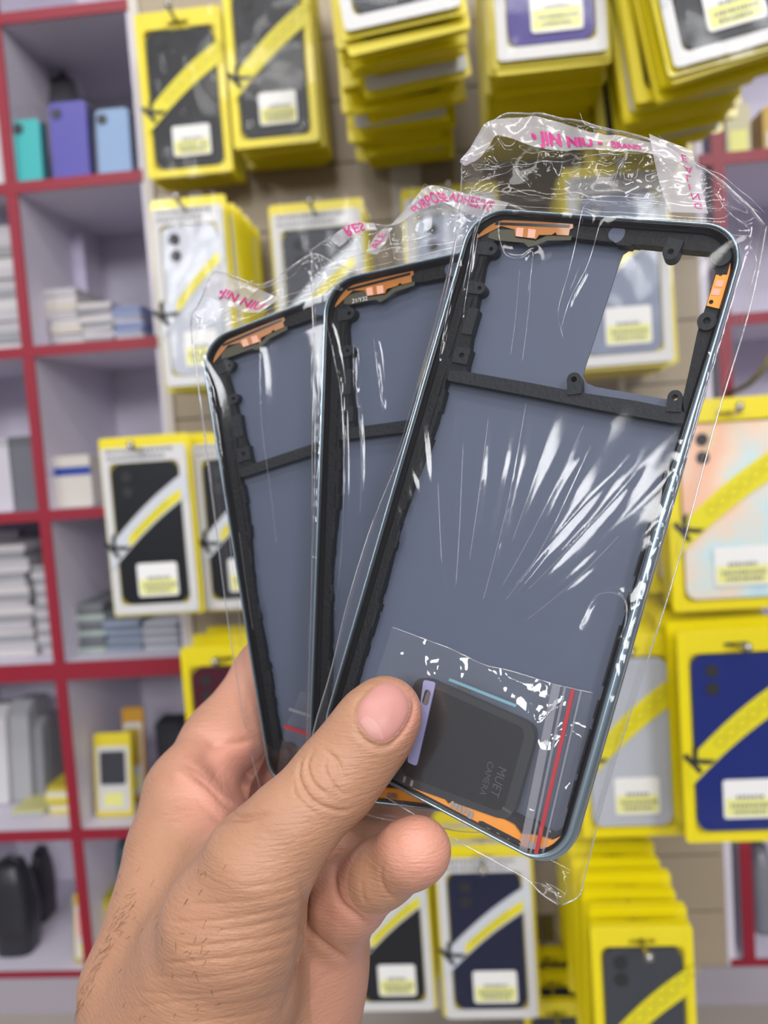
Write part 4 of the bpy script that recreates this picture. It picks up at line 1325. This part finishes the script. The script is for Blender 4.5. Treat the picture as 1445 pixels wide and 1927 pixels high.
def chain(X, ch, k=2.5):
    d = None
    for i in range(len(ch) - 1):
        a, b = hpt(*ch[i][:3]), hpt(*ch[i + 1][:3])
        e = rcone(X, a, b, ch[i][3], ch[i + 1][3])
        d = e if d is None else smin(d, e, k)
    return d


def field(X):
    d = None
    for c in BODY:
        e = chain(X, c, 6); d = e if d is None else smin(d, e, 14)
    d = smin(d, chain(X, CH_INDEX, 6), 8)
    d = smin(d, chain(X, CH_MIDDLE, 4), 7)
    d = smin(d, chain(X, CH_RING, 3), 4)
    d = smin(d, chain(X, CH_LITTLE, 3), 4)
    th = chain(X, CH_THUMB, 5)
    d = smin(d, th, 9)
    return d


def surface_nets(fn, lo, hi, h):
    n = np.ceil((hi - lo) / h).astype(int) + 1
    ax = [lo[i] + h * np.arange(n[i]) for i in range(3)]
    D = np.empty(n, np.float32)
    for i in range(0, n[0], 12):
        g = np.stack(np.meshgrid(ax[0][i:i + 12], ax[1], ax[2], indexing='ij'), -1)
        D[i:i + 12] = fn(g)
    for ax_ in range(3):                              # close the arm where the block ends
        for k in (0, -1):
            sl_ = [slice(None)] * 3; sl_[ax_] = k; D[tuple(sl_)] = np.maximum(D[tuple(sl_)], .2)
    s = D < 0
    cell = np.zeros(n - 1, np.int8)
    acc = np.zeros(tuple(n - 1) + (3,), np.float32); cnt = np.zeros(n - 1, np.int16)
    nx, ny, nz = n
    sl = lambda o: tuple(slice(o[k], n[k] - 1 + o[k]) for k in range(3))
    corners = [(i, j, k) for i in (0, 1) for j in (0, 1) for k in (0, 1)]
    for c in corners:
        for ax_ in range(3):
            if c[ax_] == 1: continue
            c2 = list(c); c2[ax_] = 1; c2 = tuple(c2)
            A, B = D[sl(c)], D[sl(c2)]
            cr = (A < 0) != (B < 0)
            t = np.where(cr, A / np.where(cr, A - B, 1), 0)
            for k in range(3):
                acc[..., k] += np.where(cr, c[k] + (t if k == ax_ else 0), 0)
            cnt += cr
    on = cnt > 0
    idx = -np.ones(n - 1, np.int64); ids = np.argwhere(on); idx[on] = np.arange(len(ids))
    V = (ids + acc[on] / cnt[on][:, None]) * h + lo
    F = []
    for ax_ in range(3):
        o = [0, 0, 0]; o[ax_] = 1
        a = s[:n[0] - o[0], :n[1] - o[1], :n[2] - o[2]]; b = s[o[0]:, o[1]:, o[2]:]
        e = np.argwhere(a != b)
        u, v = (ax_ + 1) % 3, (ax_ + 2) % 3
        ok = (e[:, u] > 0) & (e[:, v] > 0) & (e[:, u] < n[u] - 1) & (e[:, v] < n[v] - 1)
        e = e[ok]
        q = []
        for du, dv in ((-1, -1), (0, -1), (0, 0), (-1, 0)):
            p = e.copy(); p[:, u] += du; p[:, v] += dv
            q.append(idx[p[:, 0], p[:, 1], p[:, 2]])
        q = np.stack(q, 1)
        fl = a[tuple(e.T)]
        q[~fl] = q[~fl][:, ::-1]
        F.append(q)
    return V, np.concatenate(F)


lo = np.array([-124., 10., 204.]); hi = np.array([28., 212., 366.])
HV, HF = surface_nets(field, lo, hi, 0.9)
# one smoothing pass and vertex normals
def vnormals(V, F):
    a = V[F[:, 2]] - V[F[:, 0]]; b = V[F[:, 3]] - V[F[:, 1]]
    fn = np.cross(a, b); N = np.zeros_like(V)
    for k in range(4): np.add.at(N, F[:, k], fn)
    return N / (np.linalg.norm(N, axis=1)[:, None] + 1e-12)


def smooth(V, F, it):
    for _ in range(it):
        S = np.zeros_like(V); c = np.zeros(len(V))
        for k in range(4):
            for d in (1, 3):
                np.add.at(S, F[:, k], V[F[:, (k + d) % 4]]); np.add.at(c, F[:, k], 1)
        V = V * .5 + .5 * S / np.maximum(c, 1)[:, None]
    return V


HV = smooth(HV, HF, 2)


def refine(V, F):
    """split every quad in four"""
    n = len(V)
    E = np.sort(np.concatenate([F[:, [k, (k + 1) % 4]] for k in range(4)]), 1)
    u, inv = np.unique(E[:, 0] * n + E[:, 1], return_inverse=True)
    ev = (V[u // n] + V[u % n]) / 2
    fv = V[F].mean(1)
    m = len(F); e = [inv[k * m:(k + 1) * m] + n for k in range(4)]
    f = np.arange(m) + n + len(u)
    return np.concatenate([V, ev, fv]), np.concatenate([np.stack([F[:, k], e[k], f, e[(k + 3) % 4]], 1) for k in range(4)])


HV, HF = refine(HV, HF)
HV = smooth(HV, HF, 2)
HN = vnormals(HV, HF)
# make sure normals face outward
if np.mean(np.einsum('ij,ij->i', HN, HV - HV.mean(0))) < 0:
    HF = HF[:, ::-1]; HN = -HN
# subdivide the part of the surface near the viewer by catmull-clark style midpoint (one level everywhere seen)
PXH = lambda V: np.stack([V[:, 0] / V[:, 2] * FPX + CX, V[:, 1] / V[:, 2] * FPX + CY], 1)


def seg_dist(p, pl):
    d = np.full(len(p), 1e9)
    for a, b in zip(pl[:-1], pl[1:]):
        a = np.array(a, float); b = np.array(b, float); ba = b - a
        h = np.clip(((p - a) @ ba) / max(ba.dot(ba), 1e-9), 0, 1)
        d = np.minimum(d, np.hypot(*(p - a - h[:, None] * ba).T))
    return d


# folds of the skin: (points, depth mm, half width px, nearest/farthest distance they lie at)
CREASES = [
    ([(590, 1412), (578, 1440), (590, 1474), (622, 1500)], 0.54, 3.6, 250), ([(604, 1406), (634, 1432), (644, 1466)], 0.48, 3.6, 250),
    ([(572, 1420), (562, 1462), (590, 1508), (640, 1526), (668, 1520)], 0.51, 3.6, 250), ([(618, 1418), (612, 1450), (640, 1490), (660, 1496)], 0.42, 3.4, 250),
    ([(556, 1452), (556, 1496), (600, 1538)], 0.34, 3.6, 250), ([(600, 1440), (616, 1466), (616, 1484)], .2, 4, 250), ([(668, 1476), (684, 1500), (688, 1520)], .15, 4, 250),
    ([(655, 1366), (690, 1400), (722, 1412), (752, 1394)], 0.34, 3.6, 250),
    ([(664, 1356), (672, 1322), (694, 1296), (716, 1280)], .35, 4, 250), ([(770, 1304), (779, 1330), (772, 1356), (754, 1384), (730, 1403), (706, 1402), (684, 1390), (664, 1360)], .5, 4, 250),
    ([(378, 1384), (430, 1396), (484, 1393)], .9, 7, 400), ([(352, 1452), (384, 1478), (424, 1522), (478, 1548)], .5, 7, 400), ([(412, 1542), (470, 1538), (520, 1530)], .55, 6, 400),
    ([(330, 1432), (366, 1446), (396, 1470)], .3, 6, 400), ([(366, 1500), (400, 1534), (446, 1560)], .3, 6, 400),
    ([(574, 1690), (520, 1712), (440, 1728), (352, 1736), (300, 1728)], .32, 4.2, 300), ([(566, 1742), (510, 1762), (420, 1776), (330, 1782)], .34, 4.2, 300),
    ([(574, 1668), (500, 1690), (420, 1700), (340, 1702)], .3, 4, 300), ([(570, 1716), (480, 1742), (396, 1752)], .35, 4, 300),
    ([(566, 1770), (500, 1792), (400, 1806), (300, 1814)], .35, 4.2, 300), ([(560, 1800), (480, 1824), (380, 1840), (280, 1836)], .26, 4.2, 300),
    ([(556, 1830), (470, 1856), (370, 1872), (250, 1866)], .26, 4.2, 300), ([(546, 1862), (460, 1888), (360, 1896)], .28, 4.2, 300),
    ([(572, 1640), (520, 1662), (450, 1672)], .25, 4, 300), ([(540, 1890), (440, 1916), (330, 1920)], .25, 4.2, 300), ([(420, 1880), (330, 1886), (240, 1900)], .25, 4.2, 300),
    ([(640, 1606), (627, 1650), (640, 1700), (694, 1742)], .9, 7, 400), ([(724, 1616), (716, 1650), (732, 1684), (770, 1702)], .4, 4.2, 300), ([(680, 1646), (684, 1690), (706, 1714)], .28, 4, 300),
    ([(566, 1736), (604, 1774), (664, 1816)], .9, 7, 400), ([(566, 1650), (575, 1700), (568, 1760), (552, 1850), (524, 1927)], .5, 8, 400),
    ([(640, 1820), (600, 1850), (580, 1900)], .2, 6, 400),
]
if len(HV):
    px = PXH(HV)
    face = -(HN * (HV / np.linalg.norm(HV, axis=1)[:, None])).sum(1)     # >0: turned to the viewer
    disp = np.zeros(len(HV))
    # fine grain: slow swellings
    for pts, dep, sg, far in CREASES:
        pl = curve(pts)
        a = np.array(pl); x0, y0 = a.min(0) - 40; x1, y1 = a.max(0) + 40
        sel = np.where((px[:, 0] > x0) & (px[:, 0] < x1) & (px[:, 1] > y0) & (px[:, 1] < y1) & (face > .05) & (HV[:, 2] < far))[0]
        if not len(sel): continue
        d = seg_dist(px[sel], pl)
        ends = np.minimum(np.hypot(*(px[sel] - a[0]).T), np.hypot(*(px[sel] - a[-1]).T))
        fade = np.clip(ends / 26, .15, 1) * (.35 + .65 * np.clip(.5 + 1.6 * gnoise(px[sel, 0] / 23 + dep * 40, px[sel, 1] / 23, 3), 0, 1)) if dep < .48 else np.clip(ends / 26, .15, 1)
        disp[sel] -= dep * fade * np.exp(-(d / sg) ** 2)
        disp[sel] += dep * .12 * fade * np.exp(-((d - 2.4 * sg) / (1.5 * sg)) ** 2)
    # broad hollow of the palm and the web ridge in front of it
    for pts, dep, sg, lo_ in (([(400, 1415), (455, 1462), (520, 1500)], -3.2, 34, 250), ([(340, 1462), (420, 1512), (510, 1548)], 1.6, 22, 250), ([(425, 1440), (500, 1440)], -1.5, 30, 250)):
        d = seg_dist(px, curve(pts))
        disp += dep * np.exp(-(d / sg) ** 2) * (face > 0) * (HV[:, 2] > lo_) * (HV[:, 2] < 345)
    HV = HV + HN * disp[:, None]
    HN = vnormals(HV, HF)

me = mesh('person', c2w(HV / 1000.0), HF, None, True)
# pinker palm skin, tanned back of the hand: skin colour per vertex
pxx = PXH(HV)
pink = np.zeros(len(HV))


def blob(cx, cy, r, lo_d, hi_d, s):
    d = np.hypot(pxx[:, 0] - cx, pxx[:, 1] - cy)
    return s * np.clip(1.5 - d / r, 0, 1) * ((HV[:, 2] > lo_d) & (HV[:, 2] < hi_d))


pink = np.maximum.reduce([blob(450, 1470, 110, 262, 400, 1.0), blob(800, 1590, 75, 0, 300, .85), blob(680, 1680, 110, 240, 400, .55), blob(770, 1340, 60, 0, 250, .7), blob(620, 1850, 110, 256, 400, .5), blob(470, 1290, 90, 300, 400, .5)])
at_ = me.color_attributes.new('skin', 'FLOAT_COLOR', 'POINT')
arr = np.ones((len(HV), 4), np.float32); arr[:, 0] = arr[:, 1] = arr[:, 2] = pink
at_.data.foreach_set('color', arr.ravel())

mt, nt, bs = nodes('skin')
N = nt.nodes.new; Lk = nt.links.new
va = N('ShaderNodeVertexColor'); va.layer_name = 'skin'
tc = N('ShaderNodeTexCoord')
nz = N('ShaderNodeTexNoise'); nz.inputs['Scale'].default_value = 55; nz.inputs['Detail'].default_value = 6
Lk(tc.outputs['Object'], nz.inputs['Vector'])
m1 = N('ShaderNodeMix'); m1.data_type = 'RGBA'; m1.inputs['A'].default_value = lin((168, 122, 94)); m1.inputs['B'].default_value = lin((190, 142, 112))
Lk(nz.outputs['Fac'], m1.inputs['Factor'])
m2 = N('ShaderNodeMix'); m2.data_type = 'RGBA'; m2.inputs['B'].default_value = lin((216, 152, 132))
Lk(m1.outputs['Result'], m2.inputs['A']); Lk(va.outputs['Color'], m2.inputs['Factor'])
Lk(m2.outputs['Result'], bs.inputs['Base Color'])
bs.inputs['Roughness'].default_value = .48
bs.inputs['Subsurface Weight'].default_value = .18
bs.inputs['Subsurface Radius'].default_value = (1.0, .35, .18)
bs.inputs['Subsurface Scale'].default_value = .003
vo = N('ShaderNodeTexVoronoi'); vo.inputs['Scale'].default_value = 1150; vo.feature = 'F1'
Lk(tc.outputs['Object'], vo.inputs['Vector'])
mp = N('ShaderNodeMapping'); mp.inputs['Scale'].default_value = (220, 220, 1300)
Lk(tc.outputs['Object'], mp.inputs['Vector'])
n2 = N('ShaderNodeTexNoise'); n2.inputs['Scale'].default_value = 1.0; n2.inputs['Detail'].default_value = 3
Lk(mp.outputs['Vector'], n2.inputs['Vector'])
ma = N('ShaderNodeMath'); ma.operation = 'MULTIPLY_ADD'; ma.inputs[1].default_value = 2.2
sc_ = N('ShaderNodeMath'); sc_.operation = 'MULTIPLY'; sc_.inputs[1].default_value = .45
Lk(vo.outputs['Distance'], sc_.inputs[0])
Lk(n2.outputs['Fac'], ma.inputs[0]); Lk(sc_.outputs[0], ma.inputs[2])
bp = N('ShaderNodeBump'); bp.inputs['Strength'].default_value = .34; bp.inputs['Distance'].default_value = .0005
Lk(ma.outputs[0], bp.inputs['Height']); Lk(bp.outputs['Normal'], bs.inputs['Normal'])
me.materials.append(mt)
hand = bpy.data.objects.new('person', me); COL.objects.link(hand)
ABS[hand.name] = np.zeros(3)
tag(hand, "person's bare hand and wrist gripping three bagged phone frames between thumb and fingers", 'person')

# thumbnail and short hairs lie on the surface: find it along sight lines
bvh = BVHTree.FromPolygons([tuple(v) for v in HV], [tuple(int(i) for i in f) for f in HF])


def on_hand(x, y):
    d = hpt(x, y, 1000.0); d = Vector(d / np.linalg.norm(d))
    return bvh.ray_cast(Vector((0, 0, 0)), d)


NAIL = curve([(668, 1357), (674, 1326), (694, 1300), (716, 1284), (742, 1284), (764, 1302), (774, 1328), (768, 1352), (752, 1378), (730, 1396), (712, 1399), (690, 1388), (668, 1357)], 4)[:-1]
cx, cy = np.mean(NAIL, 0)
V = []; Fc = []; rings = 7; TS = [.15, .3, .45, .6, .75, .88, 1.0]
for t in TS:
    for p in NAIL:
        q = np.array([cx, cy]) + (p - np.array([cx, cy])) * t
        hit = on_hand(*q)
        lift = .5 if t < .95 else -.2
        V.append(np.array(hit[0]) + np.array(hit[1]) * lift)
n = len(NAIL)
for i in range(rings - 1):
    for k in range(n):
        Fc.append((i * n + k, i * n + (k + 1) % n, (i + 1) * n + (k + 1) % n, (i + 1) * n + k))
V = smooth(np.array(V), np.array(Fc), 3)
Fc.append(tuple(range(n - 1, -1, -1)))
nb = BVHTree.FromPolygons([tuple(v) for v in V], [tuple(f) for f in Fc])
mt2 = mat('thumbnail', (196, 138, 130), .38, var=.05, vscale=120, spec=.35)
part('thumbnail', c2w(V / 1000), Fc, mt2, hand, True, 'pinkish thumbnail')
LUN = curve([(678, 1358), (688, 1348), (704, 1356), (716, 1372), (721, 1390), (712, 1393), (694, 1383), (678, 1358)], 5)[:-1]
c0 = np.mean(LUN, 0); LV = []
for t in (.25, .6, 1):
    for p in LUN:
        q = c0 + (p - c0) * t
        d = hpt(q[0], q[1], 1000.); hh = nb.ray_cast(Vector((0, 0, 0)), Vector(d / np.linalg.norm(d)))
        if hh[0] is None: hh = on_hand(*q)
        LV.append(np.array(hh[0]) - d / np.linalg.norm(d) * (.14 if t < 1 else .03))
n = len(LUN); LF = [(a_ * n + k, a_ * n + (k + 1) % n, (a_ + 1) * n + (k + 1) % n, (a_ + 1) * n + k) for a_ in range(2) for k in range(n)] + [tuple(range(n - 1, -1, -1))]
part('nail_base', c2w(np.array(LV) / 1000), LF, mat('nail_base', (200, 147, 138), .4, spec=.35), bpy.data.objects['thumbnail'], True, 'paler crescent at the nail base')

# dark hairs on the wrist and along the outline of the forearm
mb = MB(); rg = random.Random(11)
edge = curve([(262, 1590), (245, 1660), (215, 1730), (180, 1800), (150, 1860), (112, 1930)], 12)
for k in range(130):
    if k < 80:
        e = edge[min(len(edge) - 1, int(len(edge) * (.25 + .75 * rg.random())))]
        x, y = e[0] + rg.uniform(2, 26), e[1] + rg.uniform(-6, 6)
    else:
        x, y = rg.uniform(210, 430), rg.uniform(1620, 1920)
    h = on_hand(x, y)
    if h[0] is None: continue
    p = np.array(h[0]); nrm = np.array(h[1])
    t = np.array([rg.uniform(-.9, .1), rg.uniform(.2, 1), 0]); t -= nrm * t.dot(nrm); t /= np.linalg.norm(t)
    side = np.cross(nrm, t); ln = rg.uniform(1.5, 3.6) if k < 80 else rg.uniform(1.2, 2.6); bend = rg.uniform(-.5, .5)
    pts = [p + t * ln * s + nrm * (.12 + .55 * s * (1 - .5 * s)) * (1.2 if k < 70 else .35) + side * bend * ln * s * s for s in (0, .33, .66, 1)]
    mb.tube([c2w(q / 1000) for q in pts], [.000035, .00004, .00003, .00001], 4)
M['hair'] = mat('arm_hair', (38, 26, 20), .5)
o = mb.part('arm_hair', M['hair'], hand); o['kind'] = 'stuff'
